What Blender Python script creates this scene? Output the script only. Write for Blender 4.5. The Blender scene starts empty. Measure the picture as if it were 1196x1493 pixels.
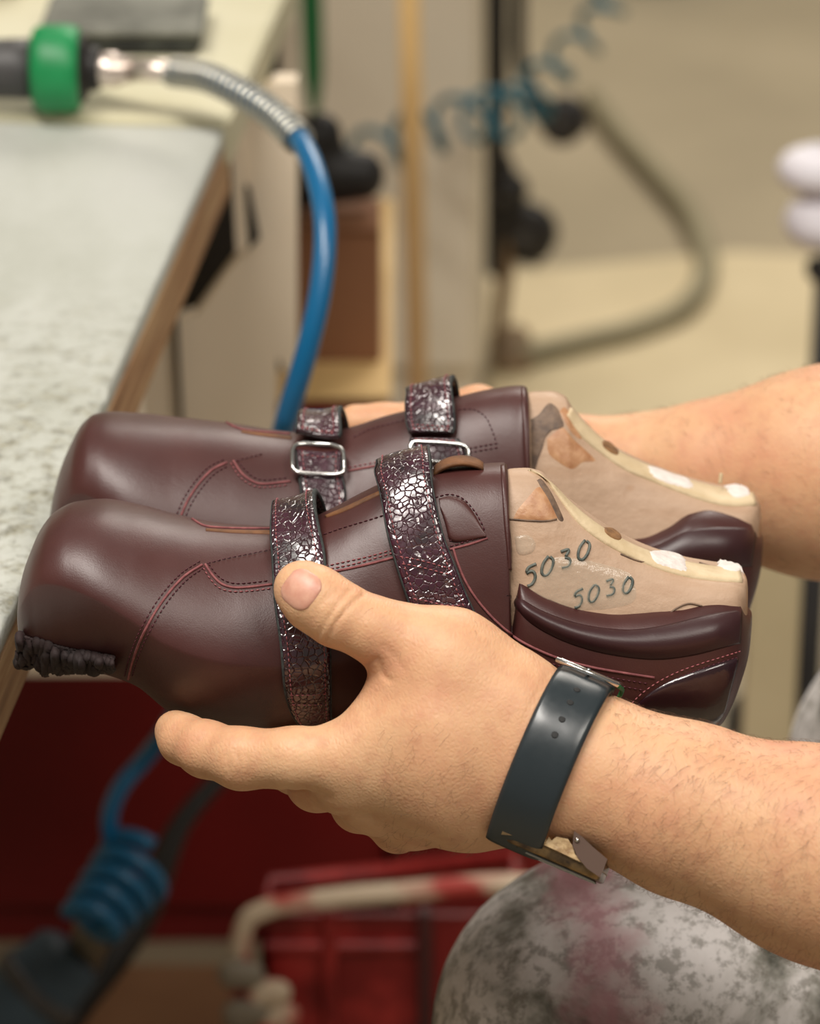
import bpy, math, random
import numpy as np
from mathutils import Vector, Matrix
from mathutils.bvhtree import BVHTree
from mathutils import noise as mnoise

# ---------------------------------------------------------------- camera, light, exposure
sc = bpy.context.scene
FPX = 4862.0; IW, IH = 1196.0, 1493.0; CX, CY = 598.0, 746.5
PITCH = math.radians(25.0); CAMZ = 1.425
C0 = np.array([0.0, 0.0, CAMZ])
AX = np.array([1.0, 0, 0]); AU = np.array([0, math.sin(PITCH), math.cos(PITCH)]); AB = np.array([0, -math.cos(PITCH), math.sin(PITCH)])
RC = np.stack([AX, AU, AB], 1)
cam = bpy.data.cameras.new('camera'); camo = bpy.data.objects.new('camera', cam)
sc.collection.objects.link(camo); sc.camera = camo
camo.location = C0; camo.rotation_euler = (math.radians(90) - PITCH, 0, 0)
cam.sensor_fit = 'HORIZONTAL'; cam.sensor_width = 24.0; cam.lens = FPX * 24.0 / IW
cam.clip_start = 0.05; cam.clip_end = 60
cam.dof.use_dof = True; cam.dof.focus_distance = 1.262; cam.dof.aperture_fstop = 7.0
vs = sc.view_settings
sc.display_settings.display_device = 'sRGB'
vs.view_transform = 'Standard'; vs.look = 'None'; vs.gamma = 1.0; vs.use_curve_mapping = False
vs.exposure = -0.08
world = bpy.data.worlds.new('world'); sc.world = world; world.use_nodes = True
world.node_tree.nodes['Background'].inputs[0].default_value = (1.0, 0.93, 0.82, 1)
world.node_tree.nodes['Background'].inputs[1].default_value = 0.24

def area(name, loc, target, sx, sy, power, col):
    l = bpy.data.lights.new(name, 'AREA'); l.shape = 'RECTANGLE'; l.size = sx; l.size_y = sy
    l.energy = power; l.color = col
    o = bpy.data.objects.new(name, l); sc.collection.objects.link(o)
    o.location = loc
    o.rotation_euler = (Vector(target) - Vector(loc)).to_track_quat('-Z', 'Y').to_euler()
    return o
area('ceiling_lamp_bench', (-0.55, 0.75, 2.75), (0, 1.2, 0.9), 1.5, 0.30, 54, (1.0, 0.94, 0.87))
area('fill_lamp_side', (0.9, 0.1, 2.6), (0.1, 1.2, 0.85), 1.0, 0.5, 23, (1.0, 0.93, 0.84))  # added fill lamp, brightens the faces turned to the viewer
area('ceiling_lamp_back', (0.6, 4.4, 2.8), (0.3, 4.0, 0.0), 1.6, 1.6, 72, (1.0, 0.93, 0.84))

# ---------------------------------------------------------------- coordinate helpers
def Kp(px, py, d):                      # pixel + depth along view axis -> camera-frame metres
    return np.array([(px - CX) / FPX * d, (CY - py) / FPX * d, -d])
def W(c):                               # camera frame -> world
    return C0 + np.asarray(c, float) @ RC.T
def P(px, py, d): return W(Kp(px, py, d))
def ray(px, py):
    v = (np.array([(px - CX) / FPX, (CY - py) / FPX, -1.0])) @ RC.T
    return v
def G(px, py, z=0.0):                   # on a horizontal plane
    v = ray(px, py); return C0 + v * ((z - CAMZ) / v[2])
def V(px, py, Y):                       # on a vertical plane y = Y
    v = ray(px, py); return C0 + v * (Y / v[1])

def pchip(x, y, xi):
    x = np.asarray(x, float); y = np.asarray(y, float); xi = np.asarray(xi, float)
    h = np.diff(x); dl = np.diff(y) / h; n = len(x); m = np.zeros(n)
    for k in range(1, n - 1):
        if dl[k-1] * dl[k] > 0:
            w1 = 2*h[k] + h[k-1]; w2 = h[k] + 2*h[k-1]
            m[k] = (w1 + w2) / (w1/dl[k-1] + w2/dl[k])
    m[0] = dl[0]; m[-1] = dl[-1]
    i = np.clip(np.searchsorted(x, xi) - 1, 0, n - 2)
    t = np.clip((xi - x[i]) / h[i], 0, 1)
    return ((2*t**3-3*t**2+1)*y[i] + (t**3-2*t**2+t)*h[i]*m[i] + (-2*t**3+3*t**2)*y[i+1] + (t**3-t**2)*h[i]*m[i+1])

def catmull(pts, per=8):
    P_ = [np.asarray(p, float) for p in pts]
    if len(P_) < 3:
        return np.array([P_[0] + (P_[-1] - P_[0]) * t for t in np.linspace(0, 1, per + 1)])
    Q = [2*P_[0] - P_[1]] + P_ + [2*P_[-1] - P_[-2]]
    out = []
    for k in range(1, len(Q) - 2):
        a, b, c, d = Q[k-1], Q[k], Q[k+1], Q[k+2]
        for t in np.linspace(0, 1, per, endpoint=False):
            out.append(0.5*((2*b) + (-a+c)*t + (2*a-5*b+4*c-d)*t*t + (-a+3*b-3*c+d)*t**3))
    out.append(Q[-2]); return np.array(out)

# ---------------------------------------------------------------- object helpers
COL = sc.collection
def tag(o, label=None, cat=None, group=None, kind=None):
    if label: o['label'] = label
    if cat: o['category'] = cat
    if group: o['group'] = group
    if kind: o['kind'] = kind
    return o
def empty(name, loc, label, cat, group=None):
    o = bpy.data.objects.new(name, None); COL.objects.link(o); o.location = loc
    o.empty_display_size = 0.02
    return tag(o, label, cat, group)
def origin_of(o):
    v = np.array(o.location)
    while o.parent: o = o.parent; v = v + np.array(o.location)
    return v
def mk(name, verts, faces, mat, parent=None, smooth=True, kind=None):
    verts = np.asarray(verts, float)
    org = origin_of(parent) if parent else np.array([*(0.5*(verts.min(0)+verts.max(0)))[:2], verts[:, 2].min()])
    me = bpy.data.meshes.new(name)
    me.from_pydata((verts - org).tolist(), [], [tuple(int(i) for i in f) for f in faces])
    me.materials.append(mat.m if hasattr(mat, 'm') else mat); me.update()
    if smooth:
        me.polygons.foreach_set('use_smooth', [True] * len(me.polygons))
    o = bpy.data.objects.new(name, me); COL.objects.link(o)
    if parent: o.parent = parent
    else: o.location = org
    if kind: o['kind'] = kind
    return o

class MB:                                # collects shapes for ONE mesh (world coordinates)
    def __init__(s): s.v = []; s.f = []
    def add(s, v, f):
        n = len(s.v); s.v += [list(map(float, p)) for p in v]; s.f += [[i + n for i in q] for q in f]; return s
    def box(s, lo, hi, rz=0.0, piv=None, bev=0.0):
        lo = np.array(lo, float); hi = np.array(hi, float)
        c = (lo + hi) / 2; h = (hi - lo) / 2
        b = min(bev, *(h * 0.9)) if bev else 0
        vs_ = []
        if b:
            for sx in (-1, 1):
                for sy in (-1, 1):
                    for sz in (-1, 1):
                        vs_ += [(sx*h[0], sy*(h[1]-b), sz*(h[2]-b)), (sx*(h[0]-b), sy*h[1], sz*(h[2]-b)), (sx*(h[0]-b), sy*(h[1]-b), sz*h[2])]
            import bmesh
            bm = bmesh.new()
            for p in vs_: bm.verts.new(p)
            bmesh.ops.convex_hull(bm, input=bm.verts)
            bm.verts.index_update()
            fs = [[v.index for v in f.verts] for f in bm.faces]; vs_ = [tuple(v.co) for v in bm.verts]; bm.free()
        else:
            vs_ = [(x, y, z) for x in (-h[0], h[0]) for y in (-h[1], h[1]) for z in (-h[2], h[2])]
            fs = [(0,1,3,2), (4,6,7,5), (0,4,5,1), (2,3,7,6), (0,2,6,4), (1,5,7,3)]
        vs_ = np.array(vs_)
        if rz:
            ca, sa = math.cos(rz), math.sin(rz)
            vs_ = vs_ @ np.array([[ca, sa, 0], [-sa, ca, 0], [0, 0, 1]])
        return s.add(vs_ + c, fs)
    def tube(s, pts, r, n=12, per=8, cap=True, closed=False, smooth=True):
        q = catmull(pts, per) if smooth else np.array(pts, float)
        m = len(q); rr = np.full(m, r) if np.isscalar(r) else np.interp(np.linspace(0, 1, m), np.linspace(0, 1, len(r)), r)
        T = np.gradient(q, axis=0); T /= np.linalg.norm(T, axis=1)[:, None] + 1e-12
        up = np.array([0, 0, 1.0]) if abs(T[0][2]) < 0.9 else np.array([0, 1.0, 0])
        N = np.cross(T[0], up); N /= np.linalg.norm(N)
        vs_ = []; fs = []
        for k in range(m):
            N = N - T[k] * (N @ T[k]); N /= np.linalg.norm(N) + 1e-12; B = np.cross(T[k], N)
            for j in range(n):
                a = 2*math.pi*j/n; vs_.append(q[k] + rr[k]*(math.cos(a)*N + math.sin(a)*B))
        for k in range(m - 1):
            for j in range(n):
                a, b = k*n+j, k*n+(j+1) % n
                fs.append((a, b, b+n, a+n))
        if cap: fs.append(tuple(range(n))[::-1]); fs.append(tuple((m-1)*n + j for j in range(n)))
        return s.add(vs_, fs)
    def lathe(s, prof, org, axis, n=32, cap=True):      # prof: (t along axis, radius)
        axis = np.array(axis, float); axis /= np.linalg.norm(axis)
        up = np.array([0, 0, 1.0]) if abs(axis[2]) < 0.9 else np.array([1.0, 0, 0])
        N = np.cross(axis, up); N /= np.linalg.norm(N); B = np.cross(axis, N)
        vs_ = []; fs = []
        for t, r in prof:
            for j in range(n):
                a = 2*math.pi*j/n; vs_.append(np.array(org) + axis*t + r*(math.cos(a)*N + math.sin(a)*B))
        for k in range(len(prof)-1):
            for j in range(n):
                a, b = k*n+j, k*n+(j+1) % n
                fs.append((a, b, b+n, a+n))
        if cap: fs.append(tuple(range(n))[::-1]); fs.append(tuple((len(prof)-1)*n + j for j in range(n)))
        return s.add(vs_, fs)
    def build(s, name, mat, parent=None, smooth=True, kind=None):
        return mk(name, s.v, s.f, mat, parent, smooth, kind)
def flat_prism(poly, thick, axis):       # polygon (world pts) extruded along axis vector
    n = len(poly); a = np.asarray(axis, float); a = a / np.linalg.norm(a) * thick
    v = [np.array(p) for p in poly] + [np.array(p) + a for p in poly]
    f = [tuple(range(n)), tuple(range(2*n-1, n-1, -1))] + [(i, i+n, (i+1) % n + n, (i+1) % n) for i in range(n)]
    return v, f

# ---------------------------------------------------------------- materials
def srgb(r, g, b):
    return tuple(((c/255)/12.92 if c/255 <= .04045 else ((c/255+.055)/1.055)**2.4) for c in (r, g, b)) + (1,)
class M_:
    def __init__(s, name, col, rough=0.6, metal=0.0, spec=0.5, coat=0.0, coatr=0.1, sss=0.0, aniso=0):
        s.m = bpy.data.materials.new(name); s.m.use_nodes = True; s.t = s.m.node_tree; s.n = s.t.nodes; s.l = s.t.links
        s.b = s.n['Principled BSDF']; i = s.b.inputs
        i['Base Color'].default_value = col; i['Roughness'].default_value = rough; i['Metallic'].default_value = metal
        i['Specular IOR Level'].default_value = spec; i['Coat Weight'].default_value = coat; i['Coat Roughness'].default_value = coatr
        if sss:
            i['Subsurface Weight'].default_value = sss; i['Subsurface Radius'].default_value = (0.006, 0.0025, 0.0012); i['Subsurface Scale'].default_value = 1.0
        s.tc = s.n.new('ShaderNodeTexCoord'); s.nrm = None; s.col = col
    def coord(s, scale=(1, 1, 1), rot=(0, 0, 0), loc=(0, 0, 0)):
        mp = s.n.new('ShaderNodeMapping'); mp.inputs['Scale'].default_value = scale; mp.inputs['Rotation'].default_value = rot; mp.inputs['Location'].default_value = loc
        s.l.new(s.tc.outputs['Object'], mp.inputs['Vector']); return mp.outputs[0]
    def noise(s, scale, detail=4, rough=0.55, vec=None, dist=0.0):
        x = s.n.new('ShaderNodeTexNoise'); x.inputs['Scale'].default_value = scale; x.inputs['Detail'].default_value = detail
        x.inputs['Roughness'].default_value = rough; x.inputs['Distortion'].default_value = dist
        s.l.new(vec if vec is not None else s.tc.outputs['Object'], x.inputs['Vector']); return x.outputs['Fac']
    def voro(s, scale, feature='DISTANCE_TO_EDGE', vec=None, out='Distance'):
        x = s.n.new('ShaderNodeTexVoronoi'); x.feature = feature; x.inputs['Scale'].default_value = scale
        s.l.new(vec if vec is not None else s.tc.outputs['Object'], x.inputs['Vector']); return x.outputs[out]
    def ramp(s, fac, stops):
        x = s.n.new('ShaderNodeValToRGB'); e = x.color_ramp.elements
        while len(e) < len(stops): e.new(0.5)
        for k, (p, c) in enumerate(stops): e[k].position = p; e[k].color = c if len(c) == 4 else (*c, 1)
        s.l.new(fac, x.inputs[0]); return x.outputs[0]
    def mix(s, fac, a, b, mode='MIX'):
        x = s.n.new('ShaderNodeMix'); x.data_type = 'RGBA'; x.blend_type = mode
        for v, k in ((fac, 0), (a, 6), (b, 7)):
            if isinstance(v, (int, float)): x.inputs[k].default_value = v
            elif isinstance(v, tuple): x.inputs[k].default_value = v
            else: s.l.new(v, x.inputs[k])
        return x.outputs[2]
    def color(s, sock): s.l.new(sock, s.b.inputs['Base Color']); return s
    def rough(s, fac, lo, hi):
        x = s.n.new('ShaderNodeMapRange'); x.inputs['To Min'].default_value = lo; x.inputs['To Max'].default_value = hi
        s.l.new(fac, x.inputs['Value']); s.l.new(x.outputs[0], s.b.inputs['Roughness']); return s
    def bump(s, fac, strength=0.3, dist=0.001):
        x = s.n.new('ShaderNodeBump'); x.inputs['Strength'].default_value = strength; x.inputs['Distance'].default_value = dist
        s.l.new(fac, x.inputs['Height'])
        if s.nrm is not None: s.l.new(s.nrm, x.inputs['Normal'])
        s.nrm = x.outputs[0]; s.l.new(s.nrm, s.b.inputs['Normal']); s.l.new(s.nrm, s.b.inputs['Coat Normal']); return s

def varied(name, c1, c2, scale=8, rough=0.6, bumpd=0.0, bscale=60, detail=4, lo=.35, hi=.65, **k):
    m = M_(name, c1, rough, **k)
    m.color(m.ramp(m.noise(scale, detail), [(lo, c1), (hi, c2)]))
    if bumpd: m.bump(m.noise(bscale, 3), 0.6, bumpd)
    return m

# leather
mL = M_('burgundy_leather', srgb(84, 44, 46), 0.40, spec=0.5)
mL.color(mL.mix(mL.ramp(mL.noise(22, 4), [(.3, (0, 0, 0)), (.7, (1, 1, 1))]), srgb(60, 30, 28), srgb(73, 39, 36)))
mL.rough(mL.noise(60, 4), .34, .46)
mL.bump(mL.noise(420, 2, .5), 0.12, 0.0003); mL.bump(mL.noise(60, 2, .5), 0.12, 0.0012); mL.bump(mL.noise(1700, 2), 0.30, 0.00016)
mLc = M_('smooth_padded_leather', srgb(52, 26, 28), 0.40)
mLc.bump(mLc.noise(300, 3, .5), 0.14, 0.0003); mLc.bump(mLc.noise(1500, 2), 0.25, 0.00015)
mPat = M_('dark_patent_leather', srgb(38, 16, 22), 0.22, coat=0.5, coatr=0.12); mPat.bump(mPat.noise(260, 3), 0.25, 0.0005)
mLd = varied('shaded_lasting_leather', srgb(26, 14, 14), srgb(38, 20, 19), 40, .8, .0006, 300)  # gathers below the toe; their shade is put into this dark colour
# crackled patent
mC = M_('crackled_patent_leather', srgb(52, 20, 32), 0.24, spec=0.8, coat=0.75, coatr=0.10)
_d = mC.noise(260, 2)
_v = mC.n.new('ShaderNodeVectorMath'); _v.operation = 'MULTIPLY_ADD'
mC.l.new(_d, _v.inputs[0]); _v.inputs[1].default_value = (0.0014, 0.0014, 0.0014); mC.l.new(mC.tc.outputs['Object'], _v.inputs[2])
_e = mC.voro(400, vec=_v.outputs[0]); _e1 = mC.ramp(_e, [(0.0, (0, 0, 0)), (0.12, (1, 1, 1))])
mC.color(mC.mix(_e1, srgb(54, 28, 36), mC.ramp(mC.noise(70, 3), [(.35, srgb(26, 11, 18)), (.55, srgb(60, 14, 36)), (.75, srgb(34, 15, 20))])))
mC.bump(_e1, 0.6, 0.0004); mC.bump(mC.noise(150, 2, .5), 0.25, 0.0010)
mEdge = varied('black_cut_edge', srgb(34, 38, 38), srgb(62, 66, 64), 400, .85, .0004, 900)
mStd = M_('dark_red_thread', srgb(74, 22, 34), .6)
mStp = M_('rose_thread', srgb(150, 84, 88), .6)
mPink = varied('raw_rose_edge', srgb(108, 56, 58), srgb(136, 78, 78), 300, .75, .0003, 900)
mTan = varied('tan_lining_leather', srgb(78, 48, 26), srgb(116, 74, 40), 120, .7, .0003, 500)
mMet = M_('polished_nickel', (0.62, 0.62, 0.6, 1), .18, metal=1.0)
# wooden last
def last_mat(name, dark):
    m = M_(name, srgb(196, 168, 138), .55, spec=.35)
    w = m.coord((14, 60, 60)); base = m.ramp(m.noise(1.0, 5, vec=w), [(.3, srgb(150, 122, 98)), (.55, srgb(180, 152, 128)), (.8, srgb(160, 126, 98))])
    st = m.ramp(m.noise(26, 3), [(dark, (0, 0, 0)), (dark + .05, (1, 1, 1))])
    m.color(m.mix(st, base, m.ramp(m.noise(90, 4), [(.3, srgb(140, 112, 86)), (.7, srgb(172, 128, 90))])))
    m.rough(m.noise(70, 4), .35, .7); m.bump(m.noise(160, 4, .65), .6, .0008); return m
mLast = last_mat('worn_beech', .60); mLastDark = last_mat('stained_beech', .60)
mLastTop = varied('bare_pale_wood', srgb(186, 164, 128), srgb(206, 186, 152), 60, .6, .0008, 220)
mChalk = varied('white_filler', srgb(206, 196, 190), srgb(222, 214, 208), 200, .8, .001, 400)
mHoleT = varied('hole_wood', srgb(104, 70, 38), srgb(140, 100, 58), 300, .7)
mInk = varied('green_black_ink', srgb(60, 70, 66), srgb(100, 104, 96), 400, .6)
mStain = varied('brown_glue_stain', srgb(84, 66, 54), srgb(122, 98, 78), 200, .6, .0004, 400)
mStainO = varied('orange_glue_stain', srgb(160, 112, 76), srgb(182, 138, 100), 200, .45, .0004, 400)
mTape = M_('clear_tape', srgb(206, 190, 168), .15, spec=.6); mTape.bump(mTape.noise(120, 4, .6), .8, .0012)
mTape.b.inputs['Alpha'].default_value = 0.35
# skin
mS = M_('skin', srgb(212, 160, 124), .5, spec=.35, sss=.22)
_n1 = mS.noise(24, 4); _n2 = mS.noise(150, 3)
_c = mS.ramp(_n1, [(.30, srgb(214, 172, 134)), (.55, srgb(207, 160, 123)), (.78, srgb(201, 143, 113))])
_c = mS.mix(mS.ramp(_n2, [(.45, (0, 0, 0)), (.75, (.45, .45, .45))]), _c, srgb(190, 132, 104))
_fr = mS.ramp(mS.voro(55, 'F1'), [(0.0, (.8, .8, .8)), (.045, (.6, .6, .6)), (.07, (0, 0, 0))])
_frm = mS.mix(mS.ramp(mS.noise(31, 1), [(.54, (0, 0, 0)), (.58, (1, 1, 1))]), (0, 0, 0, 1), _fr)
mS.color(mS.mix(_frm, _c, srgb(168, 96, 66)))
mS.rough(mS.noise(80, 3), .42, .60)
_wr = mS.coord((1.0, .42, 1.0), (0, .35, 0)); mS.bump(mS.voro(560, vec=_wr), .5, .00038); mS.bump(mS.noise(900, 3, vec=_wr), .4, .0003); mS.bump(mS.noise(110, 3), .2, .001)
mNail = M_('fingernail', srgb(206, 150, 130), .42, spec=.5, sss=.1); mNail.color(mNail.ramp(mNail.noise(160, 3), [(.35, srgb(196, 138, 118)), (.65, srgb(212, 160, 138))]))
mNailE = M_('nail_edge', srgb(226, 200, 176), .5)
mHair = M_('dark_arm_hair', srgb(112, 78, 54), .5)
# watch
mBand = M_('navy_rubber', srgb(36, 44, 48), .30, spec=.6); mBand.bump(mBand.noise(40, 3), .25, .0012); mBand.rough(mBand.noise(300, 4), .24, .36)
mCase = M_('worn_bronze_case', srgb(104, 86, 66), .3, metal=.85); mCase.color(mCase.ramp(mCase.noise(120, 4), [(.4, srgb(84, 70, 58)), (.6, srgb(150, 122, 84))])); mCase.bump(mCase.noise(200, 3), .4, .0004)
mGold = varied('chipped_plating', srgb(196, 168, 126), srgb(140, 110, 74), 300, .4, .0006, 500)
mGlass = M_('watch_glass', srgb(160, 162, 160), .06, spec=.8)
mHole = M_('dark_hole', (0.006, 0.006, 0.006, 1), .7)
# bench
mTop = M_('worn_painted_bench', srgb(188, 190, 180), .75, spec=.3)
_b1 = mTop.ramp(mTop.noise(5, 6, .6, mTop.coord((1, .4, 1))), [(.3, srgb(160, 162, 150)), (.5, srgb(182, 184, 176)), (.7, srgb(190, 191, 186))])
_ch = mTop.ramp(mTop.noise(90, 8, .78), [(.46, (0, 0, 0)), (.66, (1, 1, 1))])
_fmap = mTop.n.new('ShaderNodeSeparateXYZ'); mTop.l.new(mTop.tc.outputs['Object'], _fmap.inputs[0])
mTop.wearpos = _fmap
_wr2 = mTop.n.new('ShaderNodeMapRange'); mTop.l.new(_fmap.outputs['Y'], _wr2.inputs['Value'])
_wr2.inputs['From Min'].default_value = -0.16; _wr2.inputs['From Max'].default_value = -0.36
_wm = mTop.mix(1.0, _ch, _wr2.outputs[0], 'MULTIPLY')
mTop.color(mTop.mix(_wm, _b1, mTop.ramp(mTop.noise(160, 4), [(.35, srgb(80, 76, 60)), (.65, srgb(150, 146, 124))])))
mTop.bump(mTop.noise(130, 5, .65), .7, .002)
mWoodE = M_('raw_ply_edge', srgb(170, 128, 88), .7); _wv = mWoodE.noise(1, 5, vec=mWoodE.coord((8, 8, 150)))
mWoodE.color(mWoodE.ramp(_wv, [(.3, srgb(132, 92, 60)), (.5, srgb(176, 134, 94)), (.7, srgb(200, 166, 124))])); mWoodE.bump(_wv, .5, .001)
mWhite = varied('cream_board', srgb(226, 210, 186), srgb(234, 220, 198), 4, .6)
mCreamD = varied('cream_cabinet_paint', srgb(214, 202, 180), srgb(224, 213, 192), 3, .6)
mPly = varied('pale_plywood', srgb(196, 180, 144), srgb(212, 196, 160), 4, .6)
mBlk = varied('matt_black_metal', srgb(22, 20, 19), srgb(34, 31, 29), 20, .55)
mRed = varied('dark_red_lacquer', srgb(104, 8, 10), srgb(118, 12, 13), 5, .55)
mRedC = M_('scuffed_red_plastic', srgb(150, 28, 28), .5)
mRedC.color(mRedC.ramp(mRedC.noise(22, 4, .6), [(.45, srgb(120, 18, 18)), (.62, srgb(165, 44, 40))]))
mRim = M_('worn_rim', srgb(190, 120, 100), .6); mRim.color(mRim.ramp(mRim.noise(14, 2), [(.44, srgb(176, 60, 52)), (.52, srgb(206, 186, 160))]))
mTan2 = varied('ochre_wood', srgb(226, 190, 128), srgb(234, 200, 142), 12, .6)
mCard = varied('brown_cardboard', srgb(126, 84, 56), srgb(140, 96, 66), 6, .8)
mCard2 = varied('floor_cardboard', srgb(132, 96, 66), srgb(150, 112, 80), 6, .8)
mBlue = M_('blue_polyurethane_hose', srgb(0, 92, 138), .34, spec=.5, coat=.2)
mBlue2 = M_('blue_spiral_hose', srgb(14, 88, 126), .4)
mTeal = M_('teal_spiral_hose', srgb(26, 92, 108), .5)
mBasin = M_('blue_plastic_basin', srgb(26, 120, 176), .4)
mGreen = varied('green_plastic', srgb(10, 122, 66), srgb(22, 140, 80), 20, .45)
mGreenD = M_('dark_green_strap', srgb(10, 92, 44), .6)
mGrey = varied('dark_grey_rubber', srgb(58, 57, 58), srgb(76, 74, 73), 20, .5)
mGreyB = varied('grey_abrasive', srgb(92, 92, 84), srgb(128, 128, 118), 30, .85, .002, 120)
mBlackGrit = varied('black_grit', srgb(26, 27, 24), srgb(60, 62, 54), 50, .9, .002, 150)
mBrass = M_('pale_nickel_fitting', (0.72, .62, .55, 1), .3, metal=.8)
mSteel = M_('steel_spring', (0.6, .58, .5, 1), .3, metal=.9)
mHoseG = varied('grey_green_hose', srgb(132, 124, 98), srgb(142, 134, 108), 5, .7)
mWhiteP = varied('white_plastic', srgb(232, 228, 236), srgb(242, 238, 244), 10, .6)
mLav = varied('lavender_cloth', srgb(196, 186, 200), srgb(216, 206, 214), 20, .8)
mFit = M_('grey_coupling', srgb(128, 118, 102), .5)
mCan = varied('blue_grey_sleeve', srgb(48, 66, 80), srgb(64, 82, 94), 10, .6)
mWallM = varied('plaster_wall', srgb(200, 190, 168), srgb(208, 198, 176), 2, .8)
mFloor = M_('painted_concrete_floor', srgb(182, 166, 134), .62)
mFloor.color(mFloor.ramp(mFloor.noise(1.6, 5, .55), [(.3, srgb(146, 134, 110)), (.5, srgb(162, 149, 123)), (.7, srgb(176, 162, 136))])); mFloor.bump(mFloor.noise(30, 3), .2, .002)
mYel = varied('pale_yellow_board', srgb(196, 190, 158), srgb(208, 203, 176), 8, .7)
# camouflage trousers
mT = M_('speckled_grey_camouflage_cloth', srgb(160, 156, 150), .9, spec=.2)
_t = mT.ramp(mT.noise(17, 5, .6, dist=.4), [(.34, srgb(84, 84, 76)), (.42, srgb(150, 148, 140)), (.50, srgb(206, 202, 198)), (.62, srgb(228, 224, 222))])
_t2 = mT.mix(mT.ramp(mT.noise(120, 4, .7), [(.48, (0, 0, 0)), (.60, (.6, .6, .6))]), _t, srgb(112, 108, 98))
_sx = mT.n.new('ShaderNodeSeparateXYZ'); mT.l.new(mT.coord((1, 1, 1)), _sx.inputs[0]); mT.bump(mT.noise(60, 3), .4, .003)
mT.t2 = _t2; mT.color(_t2)
mShirt = varied('grey_work_shirt', srgb(86, 90, 96), srgb(98, 102, 108), 10, .9, .001, 300)

# ---------------------------------------------------------------- the setting
fl = MB().box((-4, -2.5, -0.1), (4, 7.5, 0.0)).build('floor', mFloor, smooth=False, kind='structure')
MB().box((-4, 7.5, -0.1), (4, 7.62, 3.0)).build('wall_back', mWallM, smooth=False, kind='structure')
MB().box((-4.12, -2.5, -0.1), (-4, 7.62, 3.0)).build('wall_left', mWallM, smooth=False, kind='structure')

# ---------------------------------------------------------------- SDF body modelling
def surfnets(F, org, h):
    S = F < 0
    nx, ny, nz = F.shape
    cnt = np.zeros((nx-1, ny-1, nz-1), np.int8)
    offs = [(i, j, k) for i in (0, 1) for j in (0, 1) for k in (0, 1)]
    for i, j, k in offs: cnt += S[i:nx-1+i, j:ny-1+j, k:nz-1+k]
    act = np.argwhere((cnt > 0) & (cnt < 8))
    idm = -np.ones(cnt.shape, np.int64); idm[tuple(act.T)] = np.arange(len(act))
    pos = np.zeros((len(act), 3)); c = np.zeros(len(act))
    for a in range(8):
        for b in range(a+1, 8):
            oa, ob = np.array(offs[a]), np.array(offs[b])
            if np.abs(oa-ob).sum() != 1: continue
            va = F[tuple((act+oa).T)]; vb = F[tuple((act+ob).T)]
            m = (va < 0) != (vb < 0); t = np.where(m, va/np.where(m, va-vb, 1), 0)
            pos += np.where(m[:, None], oa + t[:, None]*(ob-oa), 0); c += m
    verts = np.array(org) + (act + pos/c[:, None]) * h
    faces = []
    for ax in range(3):
        sl0 = [slice(None)]*3; sl1 = [slice(None)]*3; sl0[ax] = slice(0, -1); sl1[ax] = slice(1, None)
        e = np.argwhere(S[tuple(sl0)] != S[tuple(sl1)])
        u, v = (ax+1) % 3, (ax+2) % 3
        ok = (e[:, u] > 0) & (e[:, v] > 0) & (e[:, u] < F.shape[u]-1) & (e[:, v] < F.shape[v]-1); e = e[ok]
        def g(du, dv):
            q = e.copy(); q[:, u] -= du; q[:, v] -= dv; return idm[tuple(q.T)]
        q = np.stack([g(1, 1), g(0, 1), g(0, 0), g(1, 0)], 1)
        ins = S[tuple(e.T)]
        q[~ins] = q[~ins][:, ::-1]; faces.append(q)
    return verts, np.concatenate(faces)
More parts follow.
